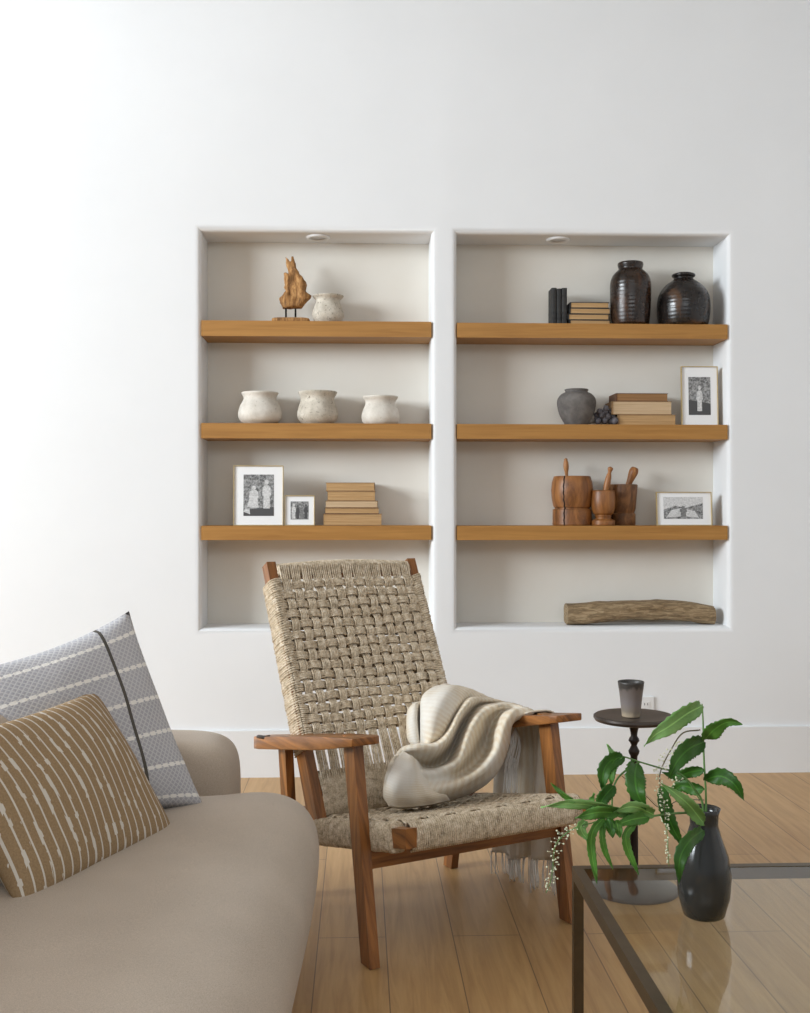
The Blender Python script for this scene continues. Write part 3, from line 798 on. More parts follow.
# ------------------------------------------------------------------ woven lounge chair
def C(s, t, h): return cw(-.139+.871*s-.491*t, 2.92+.491*s+.871*t, h)
Ax = (C(1, 0, 0)-C(0, 0, 0)).normalized()      # chair side axis
Bx = (C(0, 1, 0)-C(0, 0, 0)).normalized()      # chair backward axis
Zx = V((0, 0, 1))
chair = empty('woven_lounge_chair', C(.3785, .3, 0), 'low dark wooden lounge chair with woven natural rope seat and back', 'armchair')
CW = .757
wal = M['walnut']
def mir(s): return CW-s
for side in (0, 1):
    m_ = (lambda s: s) if side == 0 else mir
    # arm: flat board, wider and rounded at the front, sloping down to the back
    bm = bmesh.new(); u = uvl(bm)
    tt = bmesh.new()
    L, n = .715, 26
    plan = []
    # outline points (s,t): outer side straight, inner front corner rounded
    outer = [(0.0, L*i/12) for i in range(13)]
    outer[-1] = (.012, L)
    inner = [(.072, L-.004), (.088, .55), (.096, .35), (.100, .2), (.100, .06), (.097, .03), (.086, .010), (.070, 0), (.035, -.002)]
    plan = outer+inner
    top, bot = [], []
    for s, t_ in plan:
        hb = .5795-(.5795-.455)*(t_/.70)
        th = .021+.018*min(1, max(0, t_/.22))
        drop = 0
        top.append(tt.verts.new(C(m_(s), t_, hb+.021+ (th-.021)*.35)))
        bot.append(tt.verts.new(C(m_(s), t_, hb-(th-.021)*.65*(1 if t_ > .0 else 0))))
    k = len(plan)
    tt.faces.new(top); tt.faces.new(bot[::-1])
    for i in range(k): tt.faces.new((top[i], top[(i+1) % k], bot[(i+1) % k], bot[i]))
    bmesh.ops.recalc_face_normals(tt, faces=tt.faces)
    bmesh.ops.bevel(tt, geom=[e for e in tt.edges if e.calc_face_angle(0) > .7], offset=.0035, segments=3, profile=.5, affect='EDGES')
    uu = uvl(tt)
    for f in tt.faces:
        for l in f.loops:
            q = l.vert.co-C(0, 0, 0); l[uu].uv = (q.dot(Bx)+side, q.dot(Ax)+q.z*.9+side*.3)
    merge(bm, tt)
    o = obj('armrest', bm, wal, chair); autosmooth(o, 16)
    # metal hook at the rear of the arm
    bm = bmesh.new()
    pts = [C(m_(.010), .672, .485), C(m_(.004), .655, .490), C(m_(.001), .625, .495), C(m_(.004), .600, .497), C(m_(.016), .590, .500)]
    tube(bm, catmull(pts, 14), .006, 8)
    obj('metal_hook', bm, M['metal_dark'], o)
    # front leg
    bm = bmesh.new()
    board(bm, C(m_(.052), .099, .585), C(m_(.052), -.006, .002), Ax*.0145, Bx*.031, w1=1.0, h1=.86, bev=.004, seg=2)
    obj('leg', bm, wal, chair)
    # rear leg
    bm = bmesh.new()
    board(bm, C(m_(.052), .556, .492), C(m_(.092), .585, .002), Ax*.0135, Bx*.027, h1=.9, bev=.004)
    obj('leg', bm, wal, chair)
    # back post
    bm = bmesh.new()
    d = (C(0, .761, 1.029)-C(0, .3826, .31)).normalized()
    nrm = d.cross(Ax).normalized()
    if nrm.dot(Bx) < 0: nrm = -nrm
    sb = .090 if side == 0 else .075+.552-.015
    p0 = C(sb, .3826, .31)+nrm*.034-d*.05; p1 = C(sb, .761, 1.029)+nrm*.020
    board(bm, p0, p1, Ax*.0155, nrm*.034, h1=.62, bev=.004)
    obj('back_post', bm, wal, chair)
    # seat rail
    bm = bmesh.new()
    def SR(s, t_, dh=0): return C(s, t_, .3645-.216*(t_+.142)+dh)
    board(bm, SR(m_(.092), -.152), SR(m_(.092), .55), Ax*.0165, Zx*.0255, bev=.004)
    obj('seat_rail', bm, wal, chair)
bm = bmesh.new(); board(bm, C(.062, .042, .272), C(mir(.062), .042, .272), Bx*.0125, Zx*.031, bev=.003); obj('stretcher', bm, wal, chair)
bm = bmesh.new(); board(bm, C(.062, .57, .25), C(mir(.062), .57, .25), Bx*.0125, Zx*.025, bev=.003); obj('stretcher', bm, wal, chair)

def rounded(a, b, n):
    """unit rounded-box cross section of half sizes a,b"""
    out = []
    for k in range(n):
        th = 2*PI*k/n
        ca, sa = math.cos(th), math.sin(th); q = (abs(ca)**4+abs(sa)**4)**(-.25)
        out.append((a*ca*q, b*sa*q))
    return out
def sleeve(bm, p0, p1, xa, xb, a, b, pitch=.0078, seg=20, amp=.0022, skew=0.0, wob=.0018):
    p0, p1 = V(p0), V(p1); L = (p1-p0).length; n = max(4, int(L/pitch))
    d = (p1-p0).normalized()
    cs = rounded(a, b, seg); rows = []
    for i in range(n):
        j = random.uniform(-.0012, .0012); g = random.uniform(0, .0015)
        if i == 0 or i == n-1: rows.extend([]) 
        for ph, am in ((0.03, -amp-(.008 if i == 0 else 0)), (.3, amp*.6), (.5, amp), (.7, amp*.6), (.97, -amp-(.008 if i == n-1 else 0))):
            row = []
            for kx, (x, y) in enumerate(cs):
                ln = math.hypot(x, y)
                wv = noise.noise(V((kx*.35, i*.7, p0.x*3)))*wob
                e = (ln+am+j+g)/ln
                f = min(1, max(0, (i+ph)/n+(skew*x/a)/L))
                row.append(p0+d*(L*f+wv)+xa*x*e+xb*y*e)
            row.append(row[0]); rows.append(row)
    sheet(bm, rows)
def band(bm, fn, n, k, r, W, spread0, spread1, sw=.08, seed=0, sw0=None):
    sw0 = sw0 or sw
    """fn(f, off)->point ; k cords side by side"""
    for c_ in range(k):
        base = (c_-(k-1)/2)/(k/2)
        pts = []
        for i in range(n+1):
            f = i/n
            wl = W
            if f < sw0: wl = W+(spread0-W)*(1-f/sw0)**1.2
            if f > 1-sw: wl = W+(spread1-W)*(1-(1-f)/sw)**1.2
            j = noise.noise(V((f*7, c_*3.1, seed*5.7)))*.0016
            pts.append(fn(f, base*wl/2+j))
        tube(bm, pts, r, 6, caps=False)

# ---- woven back
d = (C(0, .761, 1.029)-C(0, .3826, .31)).normalized()
nrm = d.cross(Ax).normalized()
if nrm.dot(Bx) < 0: nrm = -nrm          # points to the back
B0 = C(.075, .3826, .31)
BW = .552                               # woven width, narrower than the seat
BL = (C(0, .761, 1.029)-C(0, .3826, .31)).length
def BP(a, q, off=0):                    # a across 0..BW, q up 0..BL, off toward viewer
    bow = .012*(1-(2*a/BW-1)**2)*0
    return B0+Ax*a+d*q-nrm*off
bm = bmesh.new()
top_q = BL-.012
for a in (.0155, BW-.0155):
    sleeve(bm, BP(a, .185, -.038), BP(a, BL-.062, -.030), Ax, nrm, .0195, .041, amp=.0030, skew=.004)
# top crossbar: dense wrap, slightly crowned
nb = 80
for i in range(nb):
    a = .034+(BW-.068)*i/(nb-1)
    crown = .014*math.sin(PI*a/BW)
    pts = []
    for kx in range(15):
        th = -.35*PI+1.5*PI*kx/14
        pts.append(BP(a+random.uniform(-.0006, .0006), top_q-.022+crown+math.sin(th)*.026*1.0, -.020+math.cos(th)*.023))
    tube(bm, pts, .0041, 6, caps=False)
# lower crossbar: dense wrap
for i in range(nb+6):
    a = .034+(BW-.068)*i/(nb+5)
    pts = [BP(a+random.uniform(-.0006, .0006), .055+math.cos(th)*.065, -.015+math.sin(th)*.02) for th in (PI*kx/10 for kx in range(11))]
    tube(bm, pts, .0040, 6, caps=False)
NC, NRW = 13, 15
cp = (BW-.07)/(NC)
q0, q1 = .245, BL-.085
rp = (q1-q0)/(NRW-1)
AMP = .0068
for c_ in range(NC):
    a0 = .035+cp*(c_+.5)
    ph = c_ % 2
    def fn(f, off, a0=a0, ph=ph):
        q = .045+(top_q-.005-.045)*f
        x = (q-q0)/rp
        env = min(1, max(0, (q-q0+.6*rp)/(.6*rp)), max(0, (q1+.6*rp-q)/(.6*rp)))
        z = AMP*math.cos(PI*(x+ph))*env
        lift = 0.006*max(0, (q-q1)/(top_q-q1))**1
        return BP(a0+off+.002*math.sin(q*19+a0*40), q, .003+z+lift)
    band(bm, fn, 92, 5, .0033, cp*.70, cp*1.02, cp*1.0, .20, c_, .36)
for r_ in range(NRW):
    qq = q0+rp*r_; ph = r_ % 2
    def fn(f, off, qq=qq, ph=ph):
        a = .006+(BW-.012)*f
        x = (a-.035)/cp-.5
        env = min(1, max(0, (a-.02)/.02), max(0, (BW-.02-a)/.02))
        edge = .009*(1-env)
        z = -AMP*math.cos(PI*(x+ph))*env
        return BP(a, qq+off+.003*math.sin(a*17+qq*31), .003+z+edge*.4)
    band(bm, fn, 84, 5, .0031, rp*.68, rp*.98, rp*.98, .09, 40+r_)
for r_ in range(NRW-1):                 # rear layer of the wrapped cords
    qq = q0+rp*(r_+.5)
    def fn(f, off, qq=qq): return BP(.006+(BW-.012)*f, qq+off*1.0+.004*math.sin(f*5+qq*31), -.062-.006*math.sin(PI*f))
    band(bm, fn, 40, 5, .0034, rp*.80, rp*.95, rp*.95, .09, 70+r_)
obj('woven_backrest', bm, M['rope'], chair)

# ---- woven seat
SD = (C(0, 1, -.216)-C(0, 0, 0)).normalized()   # along the seat, backwards
SN = Ax.cross(SD).normalized()
if SN.z < 0: SN = -SN
S0 = C(.075, -.142, .3645)
SW_, SL = CW-.15, .66
def SP(a, q, off=0): return S0+Ax*a+SD*q+SN*off
bm = bmesh.new()
for a in (.0155, SW_-.0155):
    sleeve(bm, SP(a, .060, 0), SP(a, SL-.03, 0), Ax, SN, .0225, .0350, amp=.0038, skew=0, wob=.0005)
def bar(qc, rr=(.022, .036), n=84):
    for i in range(n):
        a = .034+(SW_-.068)*i/(n-1)
        pts = [SP(a+random.uniform(-.0006, .0006), qc-math.cos(th)*rr[0]*.95, math.sin(th)*rr[1]) for th in (-.5*PI+1.35*PI*kx/14 for kx in range(15))]
        tube(bm, pts, .0035, 6, caps=False)
bar(.028); 
NC2, NR2 = 13, 13
cp2 = (SW_-.07)/NC2; q0s, q1s = .085, SL-.10; rp2 = (q1s-q0s)/(NR2-1)
sag = lambda a, q: -.014*math.sin(PI*min(1, max(0, a/SW_)))*math.sin(PI*min(1, max(0, q/SL)))
for c_ in range(NC2):
    a0 = .035+cp2*(c_+.5)
    def fn(f, off, a0=a0, ph=c_ % 2):
        q = .022+(SL-.03)*f
        env = min(1, max(0, (q-q0s+.6*rp2)/(.6*rp2)), max(0, (q1s+.6*rp2-q)/(.6*rp2)))
        return SP(a0+off+.002*math.sin(q*21+a0*30), q, .0335+.0105*math.cos(PI*((q-q0s)/rp2+ph))*env+sag(a0, q))
    band(bm, fn, 84, 5, .0031, cp2*.66, cp2, cp2, .10, 80+c_)
for r_ in range(NR2):
    qq = q0s+rp2*r_
    def fn(f, off, qq=qq, ph=r_ % 2):
        a = .006+(SW_-.012)*f
        env = min(1, max(0, (a-.02)/.02), max(0, (SW_-.02-a)/.02))
        return SP(a, qq+off+.003*math.sin(a*17+qq*31), .0335-.0105*math.cos(PI*((a-.035)/cp2-.5+ph))*env+.003*(1-env)+sag(a, qq))
    band(bm, fn, 84, 5, .0031, rp2*.62, rp2*.95, rp2*.95, .09, 120+r_)
obj('woven_seat', bm, M['rope'], chair)
bm = bmesh.new(); board(bm, SP(.03, .028, 0), SP(SW_-.03, .028, 0), SD*.014, SN*.024, bev=.003); obj('seat_crossbar', bm, wal, chair)
bm = bmesh.new(); board(bm, SP(.03, SL-.03, 0), SP(SW_-.03, SL-.03, 0), SD*.014, SN*.024, bev=.003); obj('seat_crossbar', bm, wal, chair)
bm = bmesh.new(); board(bm, BP(.03, top_q-.022, -.020), BP(BW-.03, top_q-.022, -.020), nrm*.013, d*.016, bev=.003); obj('back_crossbar', bm, wal, chair)
bm = bmesh.new(); board(bm, BP(.03, .075, -.024), BP(BW-.03, .075, -.024), nrm*.010, d*.025, bev=.003); obj('back_crossbar', bm, wal, chair)

# ------------------------------------------------------------------ blanket
blanket = empty('throw_blanket', C(.6, .3, .3), 'cream striped linen throw with fringed ends draped over the right armrest', 'blanket')
def loft(bm, curves, n=60, sub=7, thick=.004, ruf=.0055, seed=0):
    R = [catmull([at(*p) for p in c_], n) for c_ in curves]
    cols = []
    for i in range(n):
        cols.append(catmull([r[i] for r in R], (len(R)-1)*sub+1))
    g = []
    for i in range(n):
        row = []
        for j, p in enumerate(cols[i]):
            nz = .0042*math.sin(j*.95+3.2*noise.noise(p*7+V((seed, 5, 0))))*min(1, j/4, (len(cols[i])-1-j)/4)+.0055*math.sin(i*.42-j*.16+2*noise.noise(p*6))*max(0, i/n-.55)*2.2+noise.noise(p*16+V((seed, 0, 0)))*ruf*1.6+noise.noise(p*42+V((seed, 3, 0)))*ruf*.5
            row.append(p+V((0, -1, .3))*nz)
        g.append(row)
    vv = sheet(bm, g)
bm = bmesh.new()
# lower body, from under-edge up to the rolled fold
loft(bm, [
    [(529, 716, 3.41), (513, 723, 3.385), (509, 744, 3.40), (500, 768, 3.40), (482, 787, 3.40), (455, 799, 3.42), (424, 806, 3.37), (398, 808, 3.33), (388, 803, 3.36)],
    [(535, 712, 3.40), (517, 714, 3.365), (507, 726, 3.34), (502, 748, 3.33), (492, 770, 3.33), (462, 791, 3.33), (424, 803, 3.27), (396, 806, 3.24), (384, 797, 3.30)],
    [(532, 710, 3.42), (512, 710, 3.39), (500, 728, 3.35), (494, 752, 3.33), (474, 775, 3.28), (440, 789, 3.25), (405, 793, 3.22), (384, 785, 3.28)],
    [(525, 707, 3.47), (500, 714, 3.49), (489, 732, 3.51), (484, 750, 3.49), (468, 768, 3.42), (444, 779, 3.31), (412, 780, 3.25), (386, 774, 3.27)],
    [(516, 704, 3.50), (488, 708, 3.44), (474, 724, 3.38), (466, 742, 3.33), (458, 760, 3.30), (436, 771, 3.29), (415, 770, 3.26), (389, 764, 3.28)],
    [(505, 702, 3.58), (478, 706, 3.55), (466, 720, 3.54), (456, 740, 3.52), (446, 760, 3.48), (430, 767, 3.43), (412, 762, 3.35), (392, 758, 3.31)],
    [(497, 700, 3.58), (474, 700, 3.46), (460, 716, 3.39), (450, 736, 3.33), (438, 747, 3.29), (420, 748, 3.27), (404, 750, 3.28), (396, 755, 3.33)],
    [(488, 698, 3.60), (468, 698, 3.52), (456, 713, 3.47), (446, 731, 3.43), (434, 742, 3.38), (418, 744, 3.36), (404, 747, 3.37), (398, 752, 3.40)],
], seed=1)
# turned-over end lying on the seat
loft(bm, [
    [(403, 751, 3.27), (396, 760, 3.22), (388, 778, 3.20), (385, 795, 3.21), (389, 806, 3.24)],
    [(411, 756, 3.24), (405, 769, 3.175), (400, 785, 3.155), (399, 800, 3.18), (401, 807, 3.21)],
    [(416, 760, 3.27), (418, 775, 3.22), (421, 789, 3.20), (424, 799, 3.21), (426, 805, 3.23)],
    [(418, 762, 3.33), (428, 778, 3.30), (438, 789, 3.28), (446, 795, 3.28), (450, 800, 3.30)],
], n=34, seed=6)
# big upper lobe
loft(bm, [
    [(496, 700, 3.60), (478, 699, 3.56), (460, 716, 3.52), (450, 735, 3.50), (440, 748, 3.48), (430, 752, 3.47)],
    [(486, 696, 3.62), (470, 692, 3.54), (458, 704, 3.46), (448, 722, 3.41), (440, 738, 3.38), (430, 748, 3.38)],
    [(472, 690, 3.64), (456, 687, 3.52), (444, 702, 3.42), (436, 722, 3.37), (431, 738, 3.35), (426, 747, 3.36)],
    [(455, 686, 3.66), (441, 687, 3.52), (431, 700, 3.43), (426, 720, 3.38), (424, 738, 3.38), (423, 746, 3.39)],
    [(444, 684, 3.68), (430, 690, 3.56), (422, 698, 3.50), (421, 716, 3.45), (421, 734, 3.44), (421, 745, 3.44)],
    [(446, 688, 3.70), (434, 696, 3.66), (427, 704, 3.62), (425, 720, 3.58), (424, 736, 3.56), (423, 746, 3.54)],
], n=48, seed=2)
# small side lobe behind
loft(bm, [
    [(430, 702, 3.60), (424, 706, 3.56), (422, 722, 3.55), (423, 738, 3.54), (426, 748, 3.53)],
    [(420, 702, 3.58), (415, 706, 3.48), (415, 722, 3.45), (417, 737, 3.44), (420, 748, 3.44)],
    [(414, 703, 3.60), (408, 711, 3.54), (407, 724, 3.50), (408, 738, 3.48), (413, 747, 3.47)],
    [(420, 706, 3.63), (414, 715, 3.62), (411, 725, 3.60), (412, 738, 3.58), (416, 748, 3.56)],
], n=26, seed=3)
# sheet over the armrest and hanging down outside the chair
def armtop(t_): return .5795-(.125)*(t_/.70)+.021+.008
rows = []
for i in range(42):
    f = i/41; t_ = .145+.335*f
    pl = .018*math.sin(f*17)+.008*math.sin(f*41+1)
    base_h = .085+.02*math.sin(f*5+.5)
    prof = [(.664, armtop(t_)+.001), (.69, armtop(t_)+.003), (.72, armtop(t_)+.003+.002*math.sin(f*19)), (.752, armtop(t_)+.001), (.775, armtop(t_)-.012), (.785+pl*.5, .52), (.79+pl, .40), (.785+pl*1.2, .27), (.78+pl*1.3, base_h)]
    rows.append([C(p.x, t_+(.012*(f-.5))*(1-p.z)*-3.5, p.z) for p in catmull([V((a, 0, b)) for a, b in prof], 40)])
sheet(bm, rows)
ob_ = obj('cloth', bm, M['linen'], blanket)
sd = ob_.modifiers.new('t', 'SOLIDIFY'); sd.thickness = .0045; sd.offset = 0
# fringes
def fringe(tops, length, lean, nper=1, r=.0022):
    bm = bmesh.new()
    for i, p in enumerate(tops):
        L = length*random.uniform(.8, 1.1); a = random.uniform(-1, 1)
        pts = [p, p+V((a*.004, 0, -L*.35)), p+V((a*.008+lean.x*.5, lean.y*.5, -L*.7)), p+V((a*.010+lean.x, lean.y, -L))]
        pts[-1].z = max(pts[-1].z, .004)
        tube(bm, catmull(pts, 8), r, 5, r1=r*.5)
    obj('fringe', bm, M['fringe'], blanket)
fringe([r[-1]+V((random.uniform(-.003, .003), random.uniform(-.003, .003), .004)) for r in rows for _ in (0, 1)], .11, V((.004, 0, 0)))
fringe([at(510+.75*i, 728+abs(7-i)*1.6, 3.50+.004*i) for i in range(14)], .11, V((-.018, -.01, 0)))
fringe([at(506+.75*i, 752+i*.6, 3.56) for i in range(14)], .13, V((-.004, 0, 0)))

# ------------------------------------------------------------------ side table + cup
tc = cw((634-405)/F_PX*3.53, 3.53, 0)
TH = CAMH-205.8/F_PX*3.53
st_ = empty('pedestal_side_table', tc, 'small round dark bronze pedestal drinks table behind the leafy branches', 'side table')
bm = bmesh.new()
lathe(bm, [(0, TH-.020), (.112, TH-.020), (.122, TH-.017), (.127, TH-.009), (.126, TH-.003), (.121, TH), (.08, TH-.0005), (0, TH-.0005)], tc, 72); o = obj('tabletop', bm, M['tabletop'], st_); autosmooth(o, 30)
bm = bmesh.new()
kk = 3.53/F_PX
prof = [(0, TH-.02), (.020, TH-.021), (.0175, TH-.03), (.011, TH-.055), (.010, TH-.066), (.015, TH-.074), (.0175, TH-.081), (.012, TH-.088), (.009, TH-.096), (.013, TH-.105), (.0175, TH-.113), (.0165, TH-.12), (.011, TH-.13), (.010, TH-.16), (.012, TH-.2), (.0125, TH-.35), (.0135, .06), (.015, .05), (0, .05)]
lathe(bm, prof, tc, 32); obj('pole', bm, M['metal_dark'], st_)
bm = bmesh.new()
lathe(bm, [(0, 0), (.138, 0), (.140, .006), (.132, .012), (.10, .022), (.05, .036), (.022, .052), (.014, .06), (0, .06)], tc, 64); obj('base', bm, M['tabletop'], st_)
cc = at(631, 713.5, 3.50)
cc = V((cc.x, cc.y, TH+.0005))
bm = bmesh.new()
lathe(bm, [(0, 0), (.027, 0), (.0285, .003), (.032, .035), (.0365, .075), (.0405, .104), (.041, .109), (.0395, .110), (.0375, .107), (.033, .07), (.028, .02), (0, .012)], cc, 48, wob=.012)
o = obj('stoneware_cup', bm, M['cup'], origin=cc); tag(o, 'grey-brown stoneware cup with dark dripped rim on the round side table', 'cup')

# ------------------------------------------------------------------ coffee table
hT = .40
p = cw((572-405)/F_PX*2.512, 2.512, hT)
x0, y1 = p.x, p.y
x1, y0 = x0+1.05, y1-.95
ct = empty('glass_coffee_table', V(((x0+x1)/2, (y0+y1)/2, 0)), 'low rectangular bronze-framed glass coffee table at the lower right', 'coffee table')
bm = bmesh.new(); fw, fh = .022, .028
for a, b in (((x0, y1-fw), (x1, y1)), ((x0, y0), (x1, y0+fw)), ((x0, y0+fw), (x0+fw, y1-fw)), ((x1-fw, y0+fw), (x1, y1-fw))):
    box(bm, (a[0], a[1], hT-fh), (b[0], b[1], hT), bev=.002)
obj('table_frame', bm, M['bronze'], ct)
bm = bmesh.new(); box(bm, (x0+fw+.0005, y0+fw+.0005, hT-.009), (x1-fw-.0005, y1-fw-.0005, hT-.001), bev=.001); obj('glass_top', bm, M['glass'], ct)
for xx, yy in ((x0, y0), (x1-fw, y0), (x0, y1-fw), (x1-fw, y1-fw)):
    bm = bmesh.new(); box(bm, (xx, yy, 0), (xx+fw, yy+fw, hT-fh), bev=.002); obj('leg', bm, M['bronze'], ct)

# ------------------------------------------------------------------ vase and branches
vb = cw((704-405)/F_PX*2.2, 2.2, hT)
bm = bmesh.new()
lathe(bm, [(0, .0), (.034, 0), (.040, .004), (.050, .04), (.053, .08), (.047, .12), (.034, .155), (.027, .18), (.028, .20), (.032, .212), (.030, .213), (.025, .20), (.024, .18), (.031, .155), (.044, .12), (.05, .08), (.046, .04), (0, .01)], vb+V((0, 0, .0005)), 48)
o = obj('dark_vase', bm, M['vase'], origin=vb); tag(o, 'dark glossy vase holding green branches on the glass coffee table', 'vase')

def leaf(parent, mid, width, mat, fold=.25, roll=0.0, serr=.10, tilt=None):
    """mid = [(px,py,depth)...] base to tip; width metres"""
    pts = catmull([at(*p) for p in mid], 26)
    bm = bmesh.new(); g = []
    view = V((0, -1, 0))
    if tilt is not None: view = (view+V(tilt)).normalized()
    n = len(pts); L = sum((pts[i+1]-pts[i]).length for i in range(n-1)); s = 0
    for i, p in enumerate(pts):
        if i: s += (p-pts[i-1]).length
        f = s/L
        dd = (pts[min(i+1, n-1)]-pts[max(i-1, 0)]).normalized()
        side = dd.cross(view).normalized()
        nv = side.cross(dd).normalized()
        if nv.dot(view) < 0: nv = -nv
        q = math.cos(roll)*side+math.sin(roll)*nv
        qn = dd.cross(q).normalized()
        if qn.dot(view) < 0: qn = -qn
        wd = width*.5*(math.sin(PI*min(1, f**.72))**.85)*(1-.25*f)+.0006
        row = []
        for jx, x in enumerate((-1, -.78, -.4, 0, .4, .78, 1)):
            se = 1+(serr*(math.sin(i*2.6)) if abs(x) == 1 else 0)
            row.append(p+q*x*wd*se+qn*(-abs(x)*wd*fold+.004*math.sin(f*9+x*2)*abs(x))*-1)
        g.append(row)
    sheet(bm, g)
    o = obj('leaf', bm, M[mat], parent)
    sd = o.modifiers.new('t', 'SOLIDIFY'); sd.thickness = .0007; sd.offset = 0
    return o
def stem(parent, mid, r=.0022, r1=.0012, mat='stem', n=40, name='stem'):
    bm = bmesh.new(); P = catmull([at(*p) for p in mid], n); tube(bm, P, r, 7, r1=r1); obj(name, bm, M[mat], parent); return P
def spike(parent, mid, n=60, spread=.014, size=.002, r=.0014, start=.15, mat='stem'):
    bm = bmesh.new(); P = catmull([at(*p) for p in mid], 50); tube(bm, P, r, 6, r1=r*.5)
    st = obj('flower_spike', bm, M[mat], parent)
    bm = bmesh.new()
    for i in range(n):
        f = start+(1-start)*i/n
        p = P[int(f*49)]; a = random.uniform(0, 2*PI); sp_ = spread*random.uniform(.35, 1)*(1.1-.5*f)
        dr = V((math.cos(a), math.sin(a)*.7, random.uniform(-.3, .5)))*sp_
        tube(bm, [p, p+dr], .0004, 4)
        bmesh.ops.create_icosphere(bm, subdivisions=1, radius=size*random.uniform(.6, 1.05), matrix=Matrix.Translation(p+dr))
    obj('blossoms', bm, M['flower'], st)
D = 2.2
neck = (703, 806, 2.2)
# branch A : upper arching stem with hanging leaves
bA = empty('leafy_branch', vb+V((0, 0, .21)), 'upper green branch arching left in front of the side table, with drooping leaves', 'branch', 'green branches in the dark vase')
stem(bA, [(703, 850, 2.2), neck, (694, 788, 2.19), (680, 774, 2.17), (660, 768, 2.15), (640, 762, 2.13), (625, 757, 2.12), (618, 756, 2.12)], .0026, .0014)
stem(bA, [(640, 762, 2.13), (628, 769, 2.12), (618, 778, 2.11), (613, 790, 2.10), (612, 806, 2.10)], .0022, .0016)
leaf(bA, [(624, 757, 2.12), (612, 760, 2.11), (604, 770, 2.10), (602, 791, 2.10)], .033, 'leaf_dark', .35)
leaf(bA, [(624, 758, 2.12), (616, 763, 2.115), (612, 772, 2.11), (611, 787, 2.11)], .017, 'leaf', .3)
leaf(bA, [(622, 757, 2.12), (613, 754, 2.12), (607, 744, 2.12)], .012, 'leaf_light', .3)
leaf(bA, [(637, 764, 2.12), (635, 775, 2.09), (637, 792, 2.07), (646, 810, 2.07)], .045, 'leaf_dark', .15)
leaf(bA, [(614, 786, 2.10), (608, 792, 2.09), (602, 800, 2.09), (597, 815, 2.09)], .030, 'leaf_dark', .2)
leaf(bA, [(633, 760, 2.13), (630, 764, 2.12), (626, 765, 2.12)], .008, 'leaf', .3)
spike(bA, [(700, 730, 2.16), (683, 733, 2.15), (672, 748, 2.14), (661, 770, 2.13), (660, 786, 2.12), (664, 803, 2.12), (665, 822, 2.12)], 70, .016, .0021, .0015, .28, 'stem_brown')
# branch B : lower long stem to the left
bB = empty('leafy_branch', vb+V((0, 0, .205)), 'lower green branch reaching left across the chair seat corner, with long pointed leaves', 'branch', 'green branches in the dark vase')
stem(bB, [(704, 852, 2.2), (702, 818, 2.2), (690, 813, 2.18), (668, 814, 2.14), (640, 817, 2.10), (622, 812, 2.08), (605, 806, 2.07), (590, 803, 2.06)], .003, .0013)
leaf(bB, [(632, 815, 2.08), (604, 807, 2.06), (580, 804, 2.05), (560, 804, 2.05), (541, 807, 2.06)], .027, 'leaf_light', .2, .5)
leaf(bB, [(618, 813, 2.07), (600, 812, 2.05), (585, 815, 2.05), (575, 818, 2.05)], .030, 'leaf', .2, .25)
leaf(bB, [(575, 802, 2.05), (566, 797, 2.05), (559, 791, 2.05), (551, 783, 2.05)], .010, 'leaf', .25)
leaf(bB, [(590, 803, 2.06), (592, 799, 2.06), (594, 793, 2.06)], .009, 'leaf', .25)
leaf(bB, [(654, 815, 2.10), (640, 808, 2.07), (628, 807, 2.06), (613, 812, 2.06)], .030, 'leaf_light', .2, .3)
leaf(bB, [(648, 817, 2.09), (634, 819, 2.07), (622, 823, 2.06), (614, 827, 2.06)], .026, 'leaf', .3, -.3)
leaf(bB, [(604, 818, 2.06), (594, 829, 2.04), (591, 846, 2.04), (597, 884, 2.04)], .018, 'leaf', .3)
leaf(bB, [(586, 821, 2.05), (581, 826, 2.04), (582, 832, 2.04), (589, 841, 2.04)], .020, 'leaf_light', .3)
leaf(bB, [(604, 820, 2.06), (602, 834, 2.05), (605, 851, 2.05), (613, 869, 2.05)], .013, 'leaf', .3)
leaf(bB, [(608, 818, 2.05), (610, 825, 2.045), (613, 838, 2.04)], .020, 'leaf_dark', .3)
leaf(bB, [(616, 820, 2.05), (618, 828, 2.045), (620, 838, 2.04)], .018, 'leaf', .3)
leaf(bB, [(634, 824, 2.07), (626, 834, 2.05), (628, 850, 2.05), (639, 875, 2.05)], .017, 'leaf', .3)
spike(bB, [(606, 816, 2.07), (595, 822, 2.05), (577, 827, 2.04), (563, 836, 2.04), (555, 847, 2.04), (553, 866, 2.05), (551, 880, 2.05), (546, 893, 2.05)], 60, .017, .0021, .0013, .3)
# branch C : right side, light upper leaf and dark lower leaves
bC = empty('leafy_branch', vb+V((0, 0, .215)), 'right-hand green branch with one large pale leaf above and dark leaves beside the vase', 'branch', 'green branches in the dark vase')
stem(bC, [(705, 852, 2.2), (706, 800, 2.2), (704, 760, 2.2), (703, 720, 2.19), (702, 704, 2.18)], .0026, .0014)
leaf(bC, [(702, 706, 2.17), (688, 713, 2.13), (668, 727, 2.11), (655, 735, 2.11), (644, 746, 2.12)], .044, 'leaf_light', .15, .2)
leaf(bC, [(704, 742, 2.18), (690, 748, 2.15), (678, 760, 2.14), (668, 779, 2.14)], .044, 'leaf_dark', .2)
leaf(bC, [(704, 824, 2.17), (690, 806, 2.14), (676, 794, 2.12), (661, 783, 2.12)], .030, 'leaf_light', .25, .2)
leaf(bC, [(661, 786, 2.16), (665, 806, 2.15), (672, 826, 2.15), (684, 848, 2.15)], .030, 'leaf_dark', .2)
leaf(bC, [(703, 830, 2.15), (690, 840, 2.10), (680, 858, 2.08), (679, 884, 2.08)], .036, 'leaf_dark', .2)
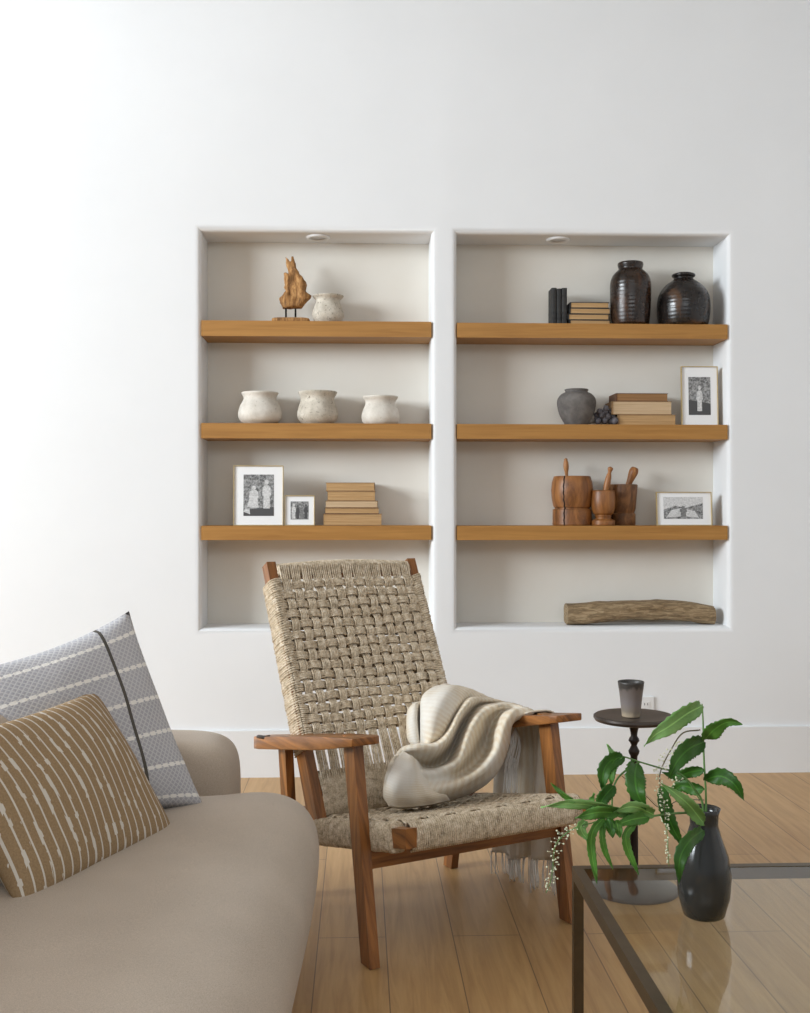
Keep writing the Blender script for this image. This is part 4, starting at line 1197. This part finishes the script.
leaf(bC, [(704, 770, 2.19), (690, 772, 2.2), (676, 776, 2.22), (662, 772, 2.22)], .026, 'leaf_dark', .2)
leaf(bC, [(704, 790, 2.22), (692, 788, 2.24), (680, 786, 2.26), (670, 796, 2.28)], .030, 'leaf_dark', .2)
leaf(bC, [(704, 740, 2.18), (716, 728, 2.14), (728, 722, 2.12), (742, 724, 2.12)], .034, 'leaf', .2)
leaf(bC, [(704, 780, 2.2), (720, 776, 2.18), (734, 784, 2.16), (744, 800, 2.16)], .034, 'leaf_dark', .2)
spike(bC, [(700, 800, 2.19), (684, 778, 2.2), (670, 790, 2.18), (664, 812, 2.16), (667, 832, 2.14), (668, 850, 2.13), (669, 866, 2.13)], 70, .010, .0022, .0013, .25)
stem(bC, [(704, 800, 2.2), (680, 800, 2.24), (661, 808, 2.25), (646, 796, 2.24), (634, 786, 2.22), (622, 776, 2.2)], .0012, .0007, 'stem_brown', name='twig')

# ------------------------------------------------------------------ sofa
sofa = empty('sofa', cw(-.62, 2.2, 0), 'rounded taupe fabric sofa with low arm at the lower left', 'sofa')
RY = Matrix.Rotation(-YAW, 3, 'Z')
bm = bmesh.new()
def seatfn(p):
    p = p.copy()
    k_ = max(0, p.z)/.184
    if p.x > 0: p.x *= 1-.11*max(0, (.10-p.z)/.28)**1.4
    p.z += .030*k_*math.exp(-((p.x-.27)/.16)**2-((p.y-.66)/.30)**2)
    return p
superbox(bm, cw(-.575, 2.10, .312), (.382, .91, .184), 5.2, 3.6, 96, 40, RY, seatfn); obj('seat_cushion', bm, M['sofa'], sofa)
bm = bmesh.new(); superbox(bm, cw(-.81, 3.11, .322), (.345, .125, .252), 6.5, 6.5, 96, 40, RY); obj('arm', bm, M['sofa'], sofa)
bm = bmesh.new(); superbox(bm, cw(-1.0, 2.16, .43), (.19, 1.02, .34), 5, 3.4, 96, 40, RY); obj('backrest', bm, M['sofa'], sofa)
bm = bmesh.new(); superbox(bm, cw(-.66, 2.14, .12), (.38, .92, .085), 5, 5, 80, 16, RY); obj('base', bm, M['sofa'], sofa)
for a, b in ((-.35, 1.45), (-.35, 2.75), (-1.0, 1.4), (-1.0, 2.9)):
    bm = bmesh.new(); q = cw(a, b, 0); lathe(bm, [(0, 0), (.016, 0), (.022, .05), (0, .05)], q, 20); obj('foot', bm, M['walnut'], sofa)

def pillow(name, A, B, C_, thick, mat, label, drop=0.0, pinch=.055):
    """A bottom far corner, B top far corner, C_ bottom near corner"""
    A, B, C_ = V(A), V(B), V(C_)
    up = B-A; wd = C_-A
    nr = wd.cross(up).normalized()
    N = 40; bm = bmesh.new(); base = A
    for sgn in (1, -1):
        g = []
        for i in range(N+1):
            row = []
            for j in range(N+1):
                u_, v_ = i/N, j/N
                x, y = 2*u_-1, 2*v_-1
                # pinch the sides in between the corners
                px_ = x*(1-.055*(1-y*y)*abs(x)**2); py_ = y*(1-pinch*(1-x*x)*abs(y)**2)
                e = max(0, (1-abs(x)**2.6))**.5*max(0, (1-abs(y)**2.6))**.5
                p = A+wd*(px_+1)/2+up*(py_+1)/2-V((0, 0, drop))*(px_+1)/2*(py_+1)/2
                wr = noise.noise(p*7)*.012*e
                row.append(p+nr*sgn*(thick*e+wr))
            g.append(row)
        sheet(bm, g)
    bmesh.ops.remove_doubles(bm, verts=bm.verts, dist=.0004)
    o = obj(name, bm, mat, origin=A)
    return tag(o, label, 'cushion', 'cushions on the sofa')
A1 = at(205, 808, 2.72); A2 = at(176, 835, 2.53)
pillow('throw_pillow', A1, at(129, 611, 2.76), A1+V((-.37, -.29, 0)), .075, M['grey_pillow'], 'large grey diamond-patterned cushion with pale dotted stripes on the sofa', .12, .11)
pillow('throw_pillow', A2, at(95, 690, 2.60), at(20, 915, 2.02), .065, M['tan_pillow'], 'tan cushion with white dashed stripes in front of the grey cushion', .02)
